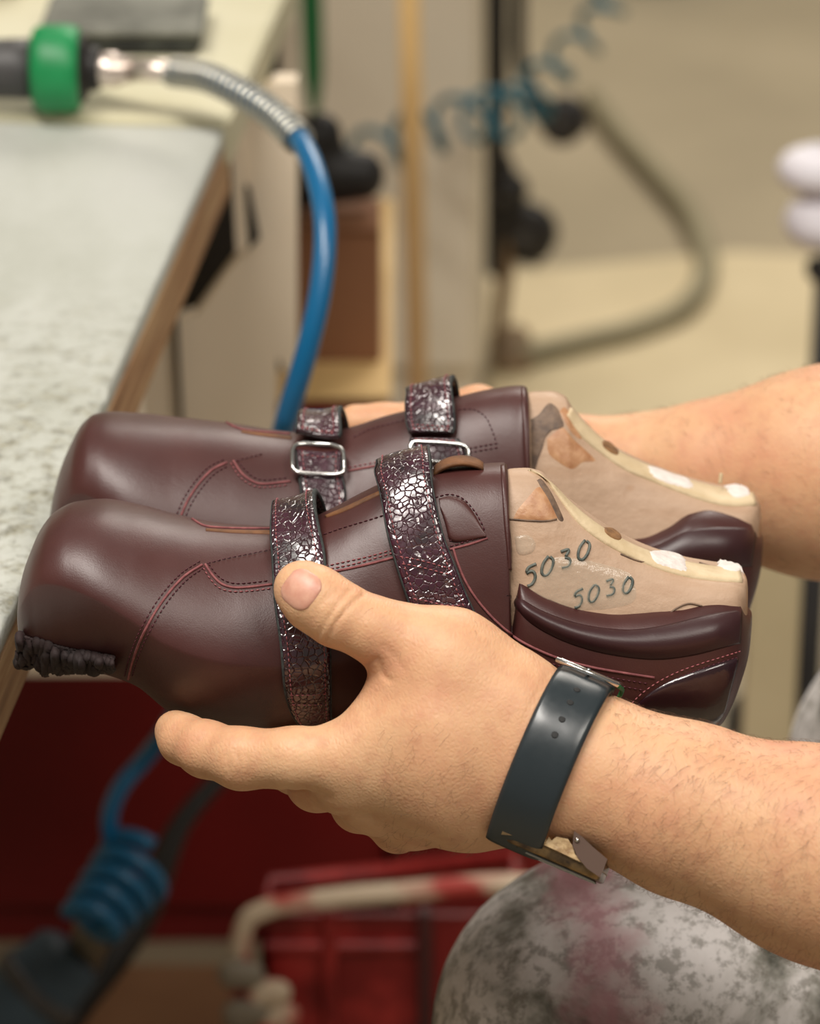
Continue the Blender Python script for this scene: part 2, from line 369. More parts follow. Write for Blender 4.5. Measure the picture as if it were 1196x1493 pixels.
class SDF:
    def __init__(s, lo, hi, h):
        s.lo = np.array(lo, float); s.h = h; s.n = np.ceil((np.array(hi)-s.lo)/h).astype(int)+1
        s.F = np.full(s.n, 0.05, np.float32)
    def axes(s, a, b):
        return [s.lo[i] + s.h*np.arange(a[i], b[i]) for i in range(3)]
    def sl(s, lo, hi):
        a = np.maximum(((lo-s.lo)/s.h).astype(int)-1, 0); b = np.minimum(((hi-s.lo)/s.h).astype(int)+2, s.n); return a, b
    def cone(s, p, q, r1, r2, k=0.004, flat=None):       # tapered capsule; flat=(dir, factor) squashes along dir
        p = np.array(p, float); q = np.array(q, float); R = max(r1, r2) + k + .004
        a, b = s.sl(np.minimum(p, q)-R, np.maximum(p, q)+R)
        if (b <= a).any(): return s
        X, Y, Z = s.axes(a, b); X = X[:, None, None]; Y = Y[None, :, None]; Z = Z[None, None, :]
        d = q-p; L2 = d@d + 1e-12
        t = np.clip(((X-p[0])*d[0] + (Y-p[1])*d[1] + (Z-p[2])*d[2])/L2, 0, 1)
        ex, ey, ez = X-p[0]-t*d[0], Y-p[1]-t*d[1], Z-p[2]-t*d[2]
        if flat is not None:
            f = np.array(flat[0], float); f /= np.linalg.norm(f); g = flat[1]
            dt = (ex*f[0]+ey*f[1]+ez*f[2])*(g-1)
            ex = ex+dt*f[0]; ey = ey+dt*f[1]; ez = ez+dt*f[2]
        D = np.sqrt(ex**2+ey**2+ez**2) - (r1+(r2-r1)*t)
        s._min(a, b, D, k); return s
    def _min(s, a, b, D, k):
        sl = tuple(slice(a[i], b[i]) for i in range(3)); A = s.F[sl]
        hh = np.clip(k-np.abs(A-D), 0, None)/max(k, 1e-9)
        s.F[sl] = np.minimum(A, D) - hh*hh*k*.25
    def merge(s, o, k):
        sl = tuple(slice(0, o.n[i]) for i in range(3)); Q = s.F[sl]
        hh = np.clip(k-np.abs(Q-o.F), 0, None)/k
        s.F[sl] = np.minimum(Q, o.F) - hh*hh*k*.25
    def groove(s, pix, depth, width, dmax=None):          # crease along a pixel polyline (camera frame)
        a = np.zeros(3, int); b = s.n; X, Y, Z = s.axes(a, b)
        c = catmull([np.array(p, float) for p in pix], 6)
        zr = dmax
        pts = np.array([Kp(x, y, zr)[:2] for x, y in c]); m = np.full((s.n[0], s.n[1]), 9.0)
        lo = pts.min(0)-4*width; hi = pts.max(0)+4*width
        ix = np.where((X > lo[0]) & (X < hi[0]))[0]; iy = np.where((Y > lo[1]) & (Y < hi[1]))[0]
        if not len(ix) or not len(iy): return s
        XX, YY = np.meshgrid(X[ix], Y[iy], indexing='ij'); dm = np.full(XX.shape, 9.0)
        for p, q in zip(pts[:-1], pts[1:]):
            d = q-p; t = np.clip(((XX-p[0])*d[0]+(YY-p[1])*d[1])/(d@d+1e-12), 0, 1)
            dm = np.minimum(dm, np.hypot(XX-p[0]-t*d[0], YY-p[1]-t*d[1]))
        g = depth*np.exp(-(dm/width)**2)
        s.F[ix[0]:ix[-1]+1, iy[0]:iy[-1]+1, :] += g[:, :, None].astype(np.float32); return s
    def mesh(s): return surfnets(s.F, s.lo, s.h)

def bvh_of(v, f): return BVHTree.FromPolygons([tuple(p) for p in v], [tuple(int(i) for i in q) for q in f])
def cast(b, px, py):
    d = Vector(((px-CX)/FPX, (CY-py)/FPX, -1.0)).normalized()
    loc, nrm, i, dist = b.ray_cast(Vector((0, 0, 0)), d)
    if loc is None: return None
    n = np.array(nrm)
    if n @ np.array(d) > 0: n = -n
    return np.array(loc), n

# ---------------------------------------------------------------- shoes and lasts
PHI = math.radians(16.0); EZ = np.array([0, math.cos(PHI), math.sin(PHI)]); EY = np.array([0, math.sin(PHI), -math.cos(PHI)])
class Loft:
    """closed lofted body; tab rows: px, top row, bottom row, half width (m), upper exponent, lower exponent, widest level, taper"""
    def __init__(s, tab, d0, v0, nx=300, na=112, yaw=0.0, bulge=None, yoff=0.0, ridge=None, rim=None):
        tab = np.array(tab, float); s.d0 = d0; s.v0 = v0; s.na = na
        x = tab[:, 0]
        # stations spaced by arc length of the outline so steep steps stay dense
        xs = np.linspace(x[0], x[-1], 3000); tt = pchip(x, tab[:, 1], xs); ww = pchip(x, tab[:, 3], xs)*3740
        s_ = np.concatenate([[0], np.cumsum(np.sqrt(np.diff(xs)**2 + .35*np.diff(tt)**2 + .6*np.diff(ww)**2))])
        s.x = np.interp(np.linspace(0, s_[-1], nx), s_, xs); s.yaw = yaw; s.yoff = yoff
        s.X = (s.x-CX)/FPX*d0
        s.tt = pchip(x, tab[:, 1], s.x); s.tb = pchip(x, tab[:, 2], s.x)
        s.w = pchip(x, tab[:, 3], s.x); s.nt = np.interp(s.x, x, tab[:, 4]); s.nb = np.interp(s.x, x, tab[:, 5])
        s.wl = np.interp(s.x, x, tab[:, 6]); s.tp = np.interp(s.x, x, tab[:, 7])
        s.bt = np.interp(s.x, *ridge[:2]) if ridge else s.nt; s.bb = np.interp(s.x, ridge[0], ridge[2]) if ridge else s.nb
        m = FPX/d0
        s.zt = (v0-s.tt)/m; s.zb = (v0-s.tb)/m
        s.bulge = bulge
        for _ in range(25):
            pr = s.proj(s.grid())
            et = pr[:, :, 1].min(1)-s.tt
            if rim: kr = np.interp(s.x, *rim); et = et*(1-kr)+(pr[:, int(na*48/360), 1]-s.tt)*kr
            eb = pr[:, :, 1].max(1)-s.tb
            s.zt += .8*et/m; s.zb += .8*eb/m
        s.g = s.grid()
        v = s.g.reshape(-1, 3); nx_, na_ = s.g.shape[:2]
        f = [(i*na_+j, i*na_+(j+1) % na_, (i+1)*na_+(j+1) % na_, (i+1)*na_+j) for i in range(nx_-1) for j in range(na_)]
        f += [tuple(range(na_))[::-1], tuple((nx_-1)*na_+j for j in range(na_))]
        s.v, s.f = v, f; s.b = bvh_of(v, f); s.pr = s.proj(s.g)
        gx = np.gradient(s.g, axis=0); ga = (np.roll(s.g, -1, 1)-np.roll(s.g, 1, 1))
        n = np.cross(ga, gx); n /= np.linalg.norm(n, axis=2)[:, :, None]+1e-12
        ctr = s.g.mean(1, keepdims=True)
        n[(n*(s.g-ctr)).sum(2) < 0] *= -1; s.n = n
    def section(s, a):
        ca, sa = np.cos(a)[None, :], np.sin(a)[None, :]
        zc = (s.zb + s.wl*(s.zt-s.zb))[:, None]
        up = sa >= 0; ex = np.where(up, 2/s.nt[:, None], 2/s.nb[:, None]); ez = np.where(up, 2/s.bt[:, None], 2/s.bb[:, None])
        ys = -s.w[:, None]*np.sign(ca)*np.abs(ca)**ex; zz = np.abs(sa)**ez
        ys = ys*np.where(up, 1-s.tp[:, None]*zz, 1-.12*zz)
        z = np.where(up, zc+(s.zt[:, None]-zc)*zz, zc-(zc-s.zb[:, None])*zz)
        return ys, z
    def place(s, X, y, z):
        c = np.zeros(np.broadcast(X, y).shape+(3,))
        yy = y + s.yaw*X + s.yoff
        c[..., 0] = X; c[..., 1] = (CY-s.v0)/FPX*s.d0; c[..., 2] = -s.d0
        return c + z[..., None]*EZ + yy[..., None]*EY
    def grid(s):
        a = np.arange(s.na)/s.na*2*math.pi
        # even spacing helper: bias samples away from the superellipse corners
        y, z = s.section(a); g = s.place(s.X[:, None]+0*y, y, z)
        return g
    def proj(s, g):
        return np.stack([CX+FPX*g[..., 0]/-g[..., 2], CY-FPX*g[..., 1]/-g[..., 2]], -1)
    def find(s, px, py):                 # nearest camera-facing (station index, angle index)
        d = (s.pr[:, :, 0]-px)**2+(s.pr[:, :, 1]-py)**2
        face = (s.n*(-s.g)).sum(2) > 0
        i, j = np.unravel_index(np.argmin(np.where(face, d, 1e9)), d.shape)
        a = j/s.na*2*math.pi
        return s.x[i], (a if a < 4.3 else a-2*math.pi)
    def at(s, x, a, lift=0.0):
        fi = np.interp(x, s.x, np.arange(len(s.x))); fj = (a/(2*math.pi)*s.na) % s.na
        i = int(min(fi, len(s.x)-2)); u = fi-i; j = int(fj); w = fj-j; j2 = (j+1) % s.na
        def L(A): return (A[i, j]*(1-u)+A[i+1, j]*u)*(1-w)+(A[i, j2]*(1-u)+A[i+1, j2]*u)*w
        n = L(s.n); return L(s.g)+n/np.linalg.norm(n)*lift, n/np.linalg.norm(n)

def surf_path(b, pix, step=1.2, lift=0.0, sm=3):
    c = catmull([np.array(p, float) for p in pix], 20)
    L = np.concatenate([[0], np.cumsum(np.linalg.norm(np.diff(c, axis=0), axis=1))])
    q = np.stack([np.interp(np.arange(0, L[-1], step), L, c[:, k]) for k in (0, 1)], 1)
    P_, N_ = [], []
    for x, y in q:
        h = cast(b, x, y)
        if h is None: continue
        if P_ and abs(h[0][2]-P_[-1][2]) > .02: continue
        P_.append(h[0]); N_.append(h[1])
    if len(P_) < 3: return None, None
    P_, N_ = np.array(P_), np.array(N_)
    for _ in range(sm):
        N_[1:-1] = (N_[:-2]+N_[1:-1]+N_[2:])/3; P_[1:-1] = (P_[:-2]+2*P_[1:-1]+P_[2:])/4
    N_ /= np.linalg.norm(N_, axis=1)[:, None]
    return P_ + N_*lift, N_
def stitches(mb, P_, N_, pitch=.0021, ln=.0015, r=.00032):
    if P_ is None: return
    L = np.concatenate([[0], np.cumsum(np.linalg.norm(np.diff(P_, axis=0), axis=1))])
    for s0 in np.arange(0, L[-1]-ln, pitch):
        a = np.array([np.interp(s0, L, P_[:, k]) for k in range(3)]); b = np.array([np.interp(s0+ln, L, P_[:, k]) for k in range(3)])
        n = np.array([np.interp(s0, L, N_[:, k]) for k in range(3)]); t = b-a; l = np.linalg.norm(t)
        if l < 1e-6: continue
        t /= l; u = np.cross(n, t); m = (a+b)/2
        ring = lambda c, k: [c+u*r*k, c+n*r*k, c-u*r*k, c-n*r*.6*k]
        v = ring(a-n*r*.4, .35)+ring(m+n*r*.4, 1)+ring(b-n*r*.4, .35)
        f = [(o+j, o+(j+1) % 4, o+4+(j+1) % 4, o+4+j) for o in (0, 4) for j in range(4)]+[(3, 2, 1, 0), (8, 9, 10, 11)]
        mb.add([W(p) for p in v], f)
def piping(mb, P_, r, n=7, flat=1.0):
    if P_ is None: return
    mb.tube([W(p) for p in P_[::2]], r, n=n, per=1, smooth=False)

def seams(b, lines, sh, dark, rose, edge):
    """lines: (kind, pixel polyline). d dark stitches, r rose stitches, e raw rose edge"""
    for kind, pix in lines:
        P_, N_ = surf_path(b, pix, lift=.0003)
        if P_ is None: continue
        if kind == 'd': stitches(dark, P_, N_)
        elif kind == 'r': stitches(rose, P_, N_)
        elif kind == 'e': piping(edge, P_-N_*.0001, .00052)
        elif kind == 'E': piping(edge, P_-N_*.0002, .0005)

def ribbon(rows, ns=26, nt=10, lift=lambda t: .002, thick=.0022, puff=0.0, evalf=None, camber=None):
    """rows: list of (point fn args for left, right). Returns verts (camera frame) of a solid strip, top surface first"""
    pass
def strip_mesh(top, nrm, thick):         # top[nu,nv,3] outer surface -> closed solid
    nu, nv = top.shape[:2]; bot = top-nrm*thick
    v = np.concatenate([top.reshape(-1, 3), bot.reshape(-1, 3)]); o = nu*nv; f = []
    for i in range(nu-1):
        for j in range(nv-1):
            a = i*nv+j; f.append((a, a+nv, a+nv+1, a+1)); f.append((o+a, o+a+1, o+a+nv+1, o+a+nv))
    for i in range(nu-1):
        a = i*nv; f.append((a, o+a, o+a+nv, a+nv)); a += nv-1; f.append((a, a+nv, o+a+nv, o+a))
    for j in range(nv-1):
        a = j; f.append((a, a+1, o+a+1, o+a)); a += (nu-1)*nv; f.append((a, o+a, o+a+1, a+1))
    return v, f
def edge_band(top, nrm, thick, w=.0004):  # thin separate mesh wrapping the long cut edges
    v = []; f = []
    for j, sg in ((0, -1), (top.shape[1]-1, 1)):
        p = top[:, j]; q = top[:, j-sg]; side = (p-q); side /= np.linalg.norm(side, axis=1)[:, None]+1e-12
        n = nrm[:, j]; prof = [p-n*(-.0001)-side*.0004, p+side*w*.5, p-n*thick*.5+side*w, p-n*thick+side*w*.4, p-n*(thick+.0002)-side*.0006]
        o = len(v); m = len(p)
        for i in range(m):
            for q_ in prof: v.append(q_[i])
        for i in range(m-1):
            for k in range(4): f.append((o+i*5+k, o+i*5+k+1, o+(i+1)*5+k+1, o+(i+1)*5+k))
    return v, f
def strap(loft, rows, far, lifts, name, par, thick=.0024, mat=None, nu=90, nv=12, stitch=None, edge_name='strap_edge', stitch_in=.0022):
    """rows: visible (pxL,pyL,pxR,pyR) from bottom to top; far: (xL,aL,xR,aR) continuing over the top; lifts aligned"""
    ctl = []
    for a, b_, c, d in rows:
        xl, al = loft.find(a, b_); xr, ar = loft.find(c, d); ctl.append([xl, al, xr, ar])
    ctl += [list(r) for r in far]
    ctl = np.array(ctl); t = np.linspace(0, 1, len(ctl)); T = np.linspace(0, 1, nu)
    C = np.stack([pchip(t, ctl[:, k], T) for k in range(4)], 1); Lf = pchip(t, lifts, T)
    top = np.zeros((nu, nv, 3)); nr = np.zeros((nu, nv, 3))
    for i in range(nu):
        for j in range(nv):
            s_ = j/(nv-1); x = C[i, 0]*(1-s_)+C[i, 2]*s_; a = C[i, 1]*(1-s_)+C[i, 3]*s_
            p, n = loft.at(x, a, Lf[i]+thick-.0004*(2*s_-1)**4); top[i, j] = p; nr[i, j] = n
    for _ in range(6):
        top[1:-1] = (top[:-2]+2*top[1:-1]+top[2:])/4; nr[1:-1] = (nr[:-2]+2*nr[1:-1]+nr[2:])/4
    nr /= np.linalg.norm(nr, axis=2)[:, :, None]
    v, f = strip_mesh(top, nr, thick)
    o = mk(name, [W(p) for p in v], f, mat or mC, par)
    v, f = edge_band(top, nr, thick); mk(edge_name, [W(p) for p in v], f, mEdge, o)
    if stitch is not None:
        for j_, kk in ((1.4, 0), (nv-2.4, 0)):
            j0 = int(j_); w_ = j_-j0
            p = top[:, j0]*(1-w_)+top[:, j0+1]*w_; stitches(stitch, p+nr[:, j0]*.0003, nr[:, j0], r=.0003)
    return o, top, nr
def cross_stitch(st, top, nr, i):
    p = top[i, 1:-1]; stitches(st, p+nr[i, 1:-1]*.0003, nr[i, 1:-1])
def patch(b, A, B, nu, nv, lift, thick, name, mat, par, puff=0.0, edge=True):
    """leather piece between two pixel polylines, laid on the surface b"""
    ca = catmull([np.array(p, float) for p in A], 16); cb = catmull([np.array(p, float) for p in B], 16)
    def res(c, n):
        L = np.concatenate([[0], np.cumsum(np.linalg.norm(np.diff(c, axis=0), axis=1))]); s_ = np.linspace(0, L[-1], n)
        return np.stack([np.interp(s_, L, c[:, k]) for k in (0, 1)], 1)
    ca, cb = res(ca, nu), res(cb, nu); top = np.zeros((nu, nv, 3)); nr = np.zeros((nu, nv, 3)); last = None
    for i in range(nu):
        for j in range(nv):
            s_ = j/(nv-1); q = ca[i]*(1-s_)+cb[i]*s_; h = cast(b, *q)
            if h is None:
                for dy in range(1, 40):
                    h = cast(b, q[0], q[1]+dy) or cast(b, q[0], q[1]-dy) or cast(b, q[0]-dy, q[1])
                    if h is not None: break
            if h is None: h = last
            last = h; pf = puff*(1-(2*s_-1)**2)**1.4*min(1, i/10, (nu-1-i)/10)
            top[i, j] = h[0]+h[1]*(lift+thick+pf-(.5*thick*abs(2*s_-1)**8)); nr[i, j] = h[1]
    for _ in range(3):
        top[1:-1] = (top[:-2]+2*top[1:-1]+top[2:])/4; nr[1:-1] = (nr[:-2]+2*nr[1:-1]+nr[2:])/4
    nr /= np.linalg.norm(nr, axis=2)[:, :, None]+1e-12
    v, f = strip_mesh(top, nr, thick+lift+.001)
    return mk(name, [W(p) for p in v], f, mat, par), top, nr

#       px   top  bot   w     nt   nb   wl  tp
T1 = [(29, 900, 915, .002, 2.4, 2.4, .6, 0), (31, 862, 938, .014, 2.3, 2.4, .66, 0), (36, 828, 948, .021, 2.3, 2.4, .70, 0), (46, 798, 955, .027, 2.3, 2.4, .72, 0),
      (60, 768, 961, .031, 2.3, 2.4, .73, 0), (80, 745, 968, .035, 2.3, 2.4, .72, 0), (110, 731, 975, .039, 2.3, 2.4, .69, 0), (150, 727, 982, .043, 2.3, 2.4, .64, 0),
      (200, 735, 1000, .046, 2.2, 2.4, .58, 0), (250, 748, 1038, .048, 2.15, 2.6, .54, 0), (300, 759, 1055, .049, 2.1, 2.6, .52, 0), (350, 765, 1062, .049, 2.05, 2.7, .50, 0),
      (400, 767, 1064, .048, 2.0, 2.8, .49, 0), (440, 760, 1063, .046, 2.0, 2.8, .47, .0), (480, 743, 1060, .044, 2.0, 2.8, .44, .0), (520, 722, 1057, .042, 2.0, 3, .41, .03),
      (560, 703, 1055, .040, 2.1, 3, .38, .06), (600, 690, 1055, .0385, 2.2, 3.2, .34, .10), (640, 682, 1055, .0375, 2.3, 3.2, .30, .14), (700, 676, 1055, .036, 2.4, 3.2, .28, .18),
      (733, 674, 1055, .0355, 2.4, 3.2, .28, .2), (738, 677, 1055, .0352, 2.4, 3.2, .28, .2), (741, 740, 1055, .0350, 2.6, 3.2, .28, .16), (743, 835, 1055, .035, 2.8, 3.2, .28, .12), (746, 858, 1055, .035, 3.2, 3.2, .28, .06),
      (760, 867, 1055, .0355, 4, 3.2, .3, .03), (800, 892, 1055, .036, 5, 3.2, .35, 0), (850, 908, 1055, .036, 5, 3.2, .38, 0), (900, 914, 1056, .036, 5, 3.2, .4, 0), (950, 912, 1058, .0355, 5, 3.2, .4, 0),
      (985, 908, 1060, .035, 4.5, 3.2, .4, .02), (1015, 900, 1062, .034, 4, 3, .4, .04), (1045, 893, 1060, .0315, 3.4, 3, .42, .05), (1065, 889, 1030, .028, 3, 2.6, .45, .05), (1080, 884, 990, .022, 2.6, 2.4, .5, .05), (1090, 880, 955, .014, 2.4, 2.2, .5, 0),
      (1096, 890, 915, .004, 2, 2, .5, 0)]
L1 = [(726, 690, 960, 0.0234, 2.2, 3, .3, .2), (745, 683, 980, 0.0274, 2.2, 3, .3, .22), (765, 682, 980, 0.0284, 2.3, 3, .3, .26), (785, 686, 980, 0.0286, 2.6, 3, .3, .32), (800, 697, 985, 0.0288, 3, 3, .3, .36),
      (820, 718, 985, 0.0288, 3.4, 3, .3, .38), (845, 738, 985, 0.0288, 3.8, 3, .3, .40), (880, 762, 985, 0.0288, 4.2, 3, .3, .40), (920, 784, 985, 0.0288, 4.5, 3, .3, .38), (960, 800, 985, 0.0284, 5, 3, .3, .34),
      (1000, 811, 985, 0.0279, 5, 3, .3, .28), (1040, 818, 980, 0.0257, 5, 3, .32, .2), (1066, 822, 960, 0.0216, 4.5, 3, .35, .12), (1080, 828, 940, 0.0162, 4, 2.6, .4, .06), (1087, 838, 915, 0.0090, 3, 2.4, .45, 0), (1089, 852, 895, 0.0027, 2, 2, .5, 0)]

def last_details(name, lb, label, L, chalk, strips, holes, inks, stains, tapes, mat):
    par = empty(name, W(L.g.reshape(-1, 3)[np.argmin(L.g.reshape(-1, 3)[:, 1])]), label, 'shoe last', 'wooden lasts inside the shoes')
    body = mk('last_body', [W(p) for p in L.v], L.f, mat, par)
    def blob(pix, lift, nm, m, n=18, thick=.0008, jag=0.0):
        c = np.mean(np.array(pix, float), 0); ring = catmull([np.array(p, float) for p in pix]+[np.array(pix[0], float)], 6)[:-1]
        rnd = random.Random(int(c[0])); v = []; f = []; nr_ = 5; R = len(ring)
        for k in range(nr_):
            s_ = 1-k/(nr_-.0)
            for j, p in enumerate(ring):
                jj = 1+(rnd.uniform(-jag, jag) if k == 0 else 0)
                q = c+(p-c)*s_*jj; h = cast(L.b, *q)
                if h is None:
                    for dy in (2, 5, 9, 14, 20, 30):
                        h = cast(L.b, q[0]-dy*.3, q[1]+dy)
                        if h is not None: break
                if h is None: h = (v[-1], np.array([0, 0, 1.0])) if v else (Kp(q[0], q[1], L.d0), np.array([0, 0, 1.0]))
                v.append(h[0]+h[1]*((lift+thick) if k else lift*.2))
        v.append(np.mean(v[-R:], 0))
        for k in range(nr_-1):
            for j in range(R): f.append((k*R+j, k*R+(j+1) % R, (k+1)*R+(j+1) % R, (k+1)*R+j))
        for j in range(R): f.append(((nr_-1)*R+j, (nr_-1)*R+(j+1) % R, nr_*R))
        return mk(nm, [W(p) for p in v], f, m, par)
    for A, B, nm, m in strips: patch(L.b, A, B, 60, 7, -.0004, .0014, nm, m, par)
    for s_, m in stains: blob(s_, .0001, 'stain_patch', m, thick=.0002)
    for h in chalk: blob(h, .0006, 'filler_patch', mChalk, jag=.16, thick=.0008)
    for h in holes: blob(h, .0009, 'drilled_hole', mHoleT, thick=.0003)
    for h in tapes: blob(h, .0004, 'tape_piece', mTape, thick=.0003)
    mb = MB(); ok = False
    for st in inks:
        P_, N_ = surf_path(L.b, st, step=2.5, lift=.0002, sm=2)
        if P_ is not None: mb.tube([W(p) for p in P_], .00062, n=6, per=1, smooth=False); ok = True
    if ok: mb.build('handwritten_number', mInk, par)
    return par

def shift(pts, f): return [f(*p) for p in pts]

# --- near shoe
RG = [[30, 80, 150, 250, 350, 450, 560, 650, 745, 760], [1.7, 1.5, 1.4, 1.45, 1.5, 1.6, 1.8, 2.1, 2.8, 5], [1.7, 1.6, 1.6, 1.6, 1.7, 1.8, 2.0, 2.4, 3, 3]]
S1 = Loft(T1, 1.300, 885, ridge=RG, rim=[[742, 752, 1074, 1092], [0, 1, 1, 0]])
shoe1 = empty('shoe', W(S1.place(np.array(0.0), np.array(0.0), np.array(float(S1.zb.min())))),
              'burgundy leather shoe nearest the camera, thumb pressed on its front crackled strap', 'shoe', 'pair of burgundy strapped shoes')
mk('upper', [W(p) for p in S1.v], S1.f, mL, shoe1)
dk, rs, eg, pst = MB(), MB(), MB(), MB()
seams(S1.b, [
    ('e', [(187, 990), (194, 962), (210, 922), (236, 878), (266, 843), (296, 823)]), ('d', [(182, 985), (189, 958), (205, 918), (231, 874), (262, 838), (294, 817)]), ('d', [(193, 985), (200, 962), (216, 925), (242, 881), (271, 847), (299, 827)]),
    ('e', [(299, 823), (309, 838), (322, 851), (340, 857), (366, 856), (398, 852)]), ('r', [(296, 828), (306, 844), (320, 858), (340, 863), (366, 862), (398, 858)]), ('d', [(304, 822), (314, 836), (326, 846), (342, 851), (366, 850), (398, 846)]),
    ('d', [(302, 822), (330, 815), (360, 809), (400, 801)]),
    ('d', [(472, 780), (500, 770), (530, 761), (565, 750)]),
    ('e', [(474, 836), (510, 829), (540, 822), (578, 812)]), ('r', [(474, 831), (510, 824), (540, 816), (578, 805)]), ('r', [(474, 826), (510, 818), (540, 811), (578, 800)]),
    ('e', [(280, 757), (298, 767), (325, 770), (360, 771), (398, 771)]),
    ('d', [(634, 726), (655, 721), (675, 727), (692, 745), (702, 762), (708, 776)]), ('d', [(655, 789), (680, 781), (708, 772)]), ('d', [(656, 797), (682, 789), (711, 780)]),
    ('E', [(656, 801), (684, 794), (713, 784)]),
    ('e', [(661, 800), (668, 822), (680, 850), (700, 880), (728, 910), (762, 936), (810, 958), (860, 972), (910, 981), (955, 988)]),
    ('d', [(650, 805), (658, 828), (671, 856), (690, 887), (718, 917), (753, 944), (802, 966), (855, 981), (905, 990), (948, 997)]),
    ('d', [(643, 808), (652, 832), (664, 861), (684, 892), (712, 924), (748, 952), (798, 974), (850, 989), (900, 999), (938, 1006)]),
    ('r', [(912, 1036), (930, 1016), (955, 997), (985, 981), (1020, 968), (1055, 957), (1083, 948)]), ('d', [(921, 1040), (938, 1022), (962, 1004), (990, 988), (1025, 974), (1058, 963), (1080, 957)]),
], S1, dk, rs, eg)
eg.build('raw_seam_edge', mPink, shoe1, kind='stuff'); dk.build('dark_stitching', mStd, shoe1, kind='stuff'); rs.build('rose_stitching', mStp, shoe1, kind='stuff')
collar_out = [(738, 868), (768, 904), (810, 930), (860, 948), (910, 958), (960, 962), (1010, 956), (1050, 946), (1080, 938)]
collar_in = [(754, 868), (764, 875), (790, 890), (830, 905), (870, 914), (915, 918), (950, 915), (985, 908), (1020, 899), (1055, 892), (1082, 889)]
patch(S1.b, collar_in, collar_out, 90, 16, .0, .0003, 'padded_collar', mLc, shoe1, puff=.0024)
patch(S1.b, [(920, 1036), (945, 1012), (975, 994), (1010, 980), (1050, 966), (1076, 958)], [(945, 1056), (975, 1056), (1000, 1058), (1020, 1058), (1040, 1056), (1052, 1046)], 50, 14, .0, .0012, 'heel_counter', mPat, shoe1)
# quarter flap edge in front of the last, rolled
patch(S1.b, [(730, 680), (732, 715), (735, 760), (739, 800), (742, 830)], [(737, 678), (739, 715), (742, 760), (745, 800), (747, 834)], 50, 6, .0, .0008, 'facing_edge', mL, shoe1)
# rounded tab behind the rear strap
patch(S1.b, [(640, 728), (657, 724), (676, 730), (691, 748), (702, 768), (709, 780)], [(642, 742), (648, 760), (652, 775), (656, 788), (672, 790), (709, 783)], 40, 10, .0, .0011, 'strap_tab', mL, shoe1)
# throat opening of the tongue: thin dark slit with tan lining beneath
def slit(b, lo, hi, par, nm='lining_edge', m=mTan):
    patch(b, lo, hi, 40, 4, .0, .0006, nm, m, par)
slit(S1.b, [(300, 771), (340, 773), (398, 774)], [(300, 774), (340, 777), (398, 779)], shoe1)
slit(S1.b, [(474, 752), (500, 741), (530, 727), (562, 712)], [(476, 755), (502, 746), (532, 732), (562, 718)], shoe1)
# tan leather tongue tip peeking out behind the rear strap
tp_, tn_ = [], []
for i, (x, a) in enumerate(zip(np.linspace(632, 704, 16), [1.45]*16)):
    row, rn = [], []
    for j in range(8):
        p, n = S1.at(x, 1.46+j*.04, .0006+.0034*math.sin(math.pi*i/15)**.7); row.append(p); rn.append(n)
    tp_.append(row); tn_.append(rn)
v, f = strip_mesh(np.array(tp_), np.array(tn_), .0016); mk('tongue_tip', [W(p) for p in v], f, mTan, shoe1)
fs, ft, fn = strap(S1, [(440, 1054, 482, 1052), (424, 1036, 484, 1034), (415, 1000, 482, 1000), (409, 940, 480, 950), (402, 880, 478, 890), (397, 820, 476, 825), (396, 785, 474, 785), (398, 770, 474, 766)],
          [(400, 1.75, 476, 1.7), (404, 2.2, 478, 2.15), (408, 2.8, 480, 2.8)], [.0006, .0008, .001, .0012, .0015, .002, .0045, .0075, .0085, .004, .0015], 'strap', shoe1, stitch=pst)
rr_, rt, rn = strap(S1, [(612, 915, 705, 925), (601, 885, 694, 900), (588, 850, 680, 865), (575, 810, 662, 825), (565, 770, 648, 785), (559, 735, 638, 745), (557, 712, 632, 712), (560, 704, 630, 692)],
          [(562, 1.75, 630, 1.75), (566, 2.2, 632, 2.2), (572, 2.8, 636, 2.8)], [.0006, .0008, .0012, .0016, .002, .003, .005, .0065, .0075, .004, .0015], 'strap', shoe1, stitch=pst)
for i in (14, 17): cross_stitch(pst, ft, fn, i)
for i in (8, 14, 24, 26): cross_stitch(pst, rt, rn, i)
pst.build('strap_stitching', mStp, shoe1, kind='stuff')
# gathered lasting leather below the toe
gv, gf = [], []; NU, NV = 170, 16
for i in range(NU):
    t = i/(NU-1); x = 27+t*140
    yb = 962+20*math.sin(min(1, t*2.2)*math.pi*.5)-6*t + 14*mnoise.noise(Vector((t*9, 1, 0)))+6*mnoise.noise(Vector((t*24, 4, 0)))
    for j in range(NV):
        s_ = j/(NV-1); y = (922+40*t)*(1-s_)+yb*s_; xx = x+10*s_*mnoise.noise(Vector((t*12, s_*1.2, 7)))
        h = None
        for dy in (0, -6, -12, -20, -30, -45):
            h = cast(S1.b, max(xx, 36), min(y+dy, 950+dy))
            if h is not None: break
        d = -h[0][2] if h else 1.285
        fold = abs(mnoise.noise(Vector((t*17+s_*.8, s_*.9, 3))))*.011+abs(mnoise.noise(Vector((t*38, s_*1.5, 9))))*.004
        gv.append(Kp(xx, y, d+.0012*(1-s_)-(fold*1.3+.0006)*min(1, 2.6*s_)+.015*s_**2.5))
for i in range(NU-1):
    for j in range(NV-1): a = i*NV+j; gf.append((a, a+NV, a+NV+1, a+1))
g_ = mk('gathered_lasting_edge', [W(p) for p in gv], gf, mLd, shoe1)
sm_ = g_.modifiers.new('solid', 'SOLIDIFY'); sm_.thickness = .0016

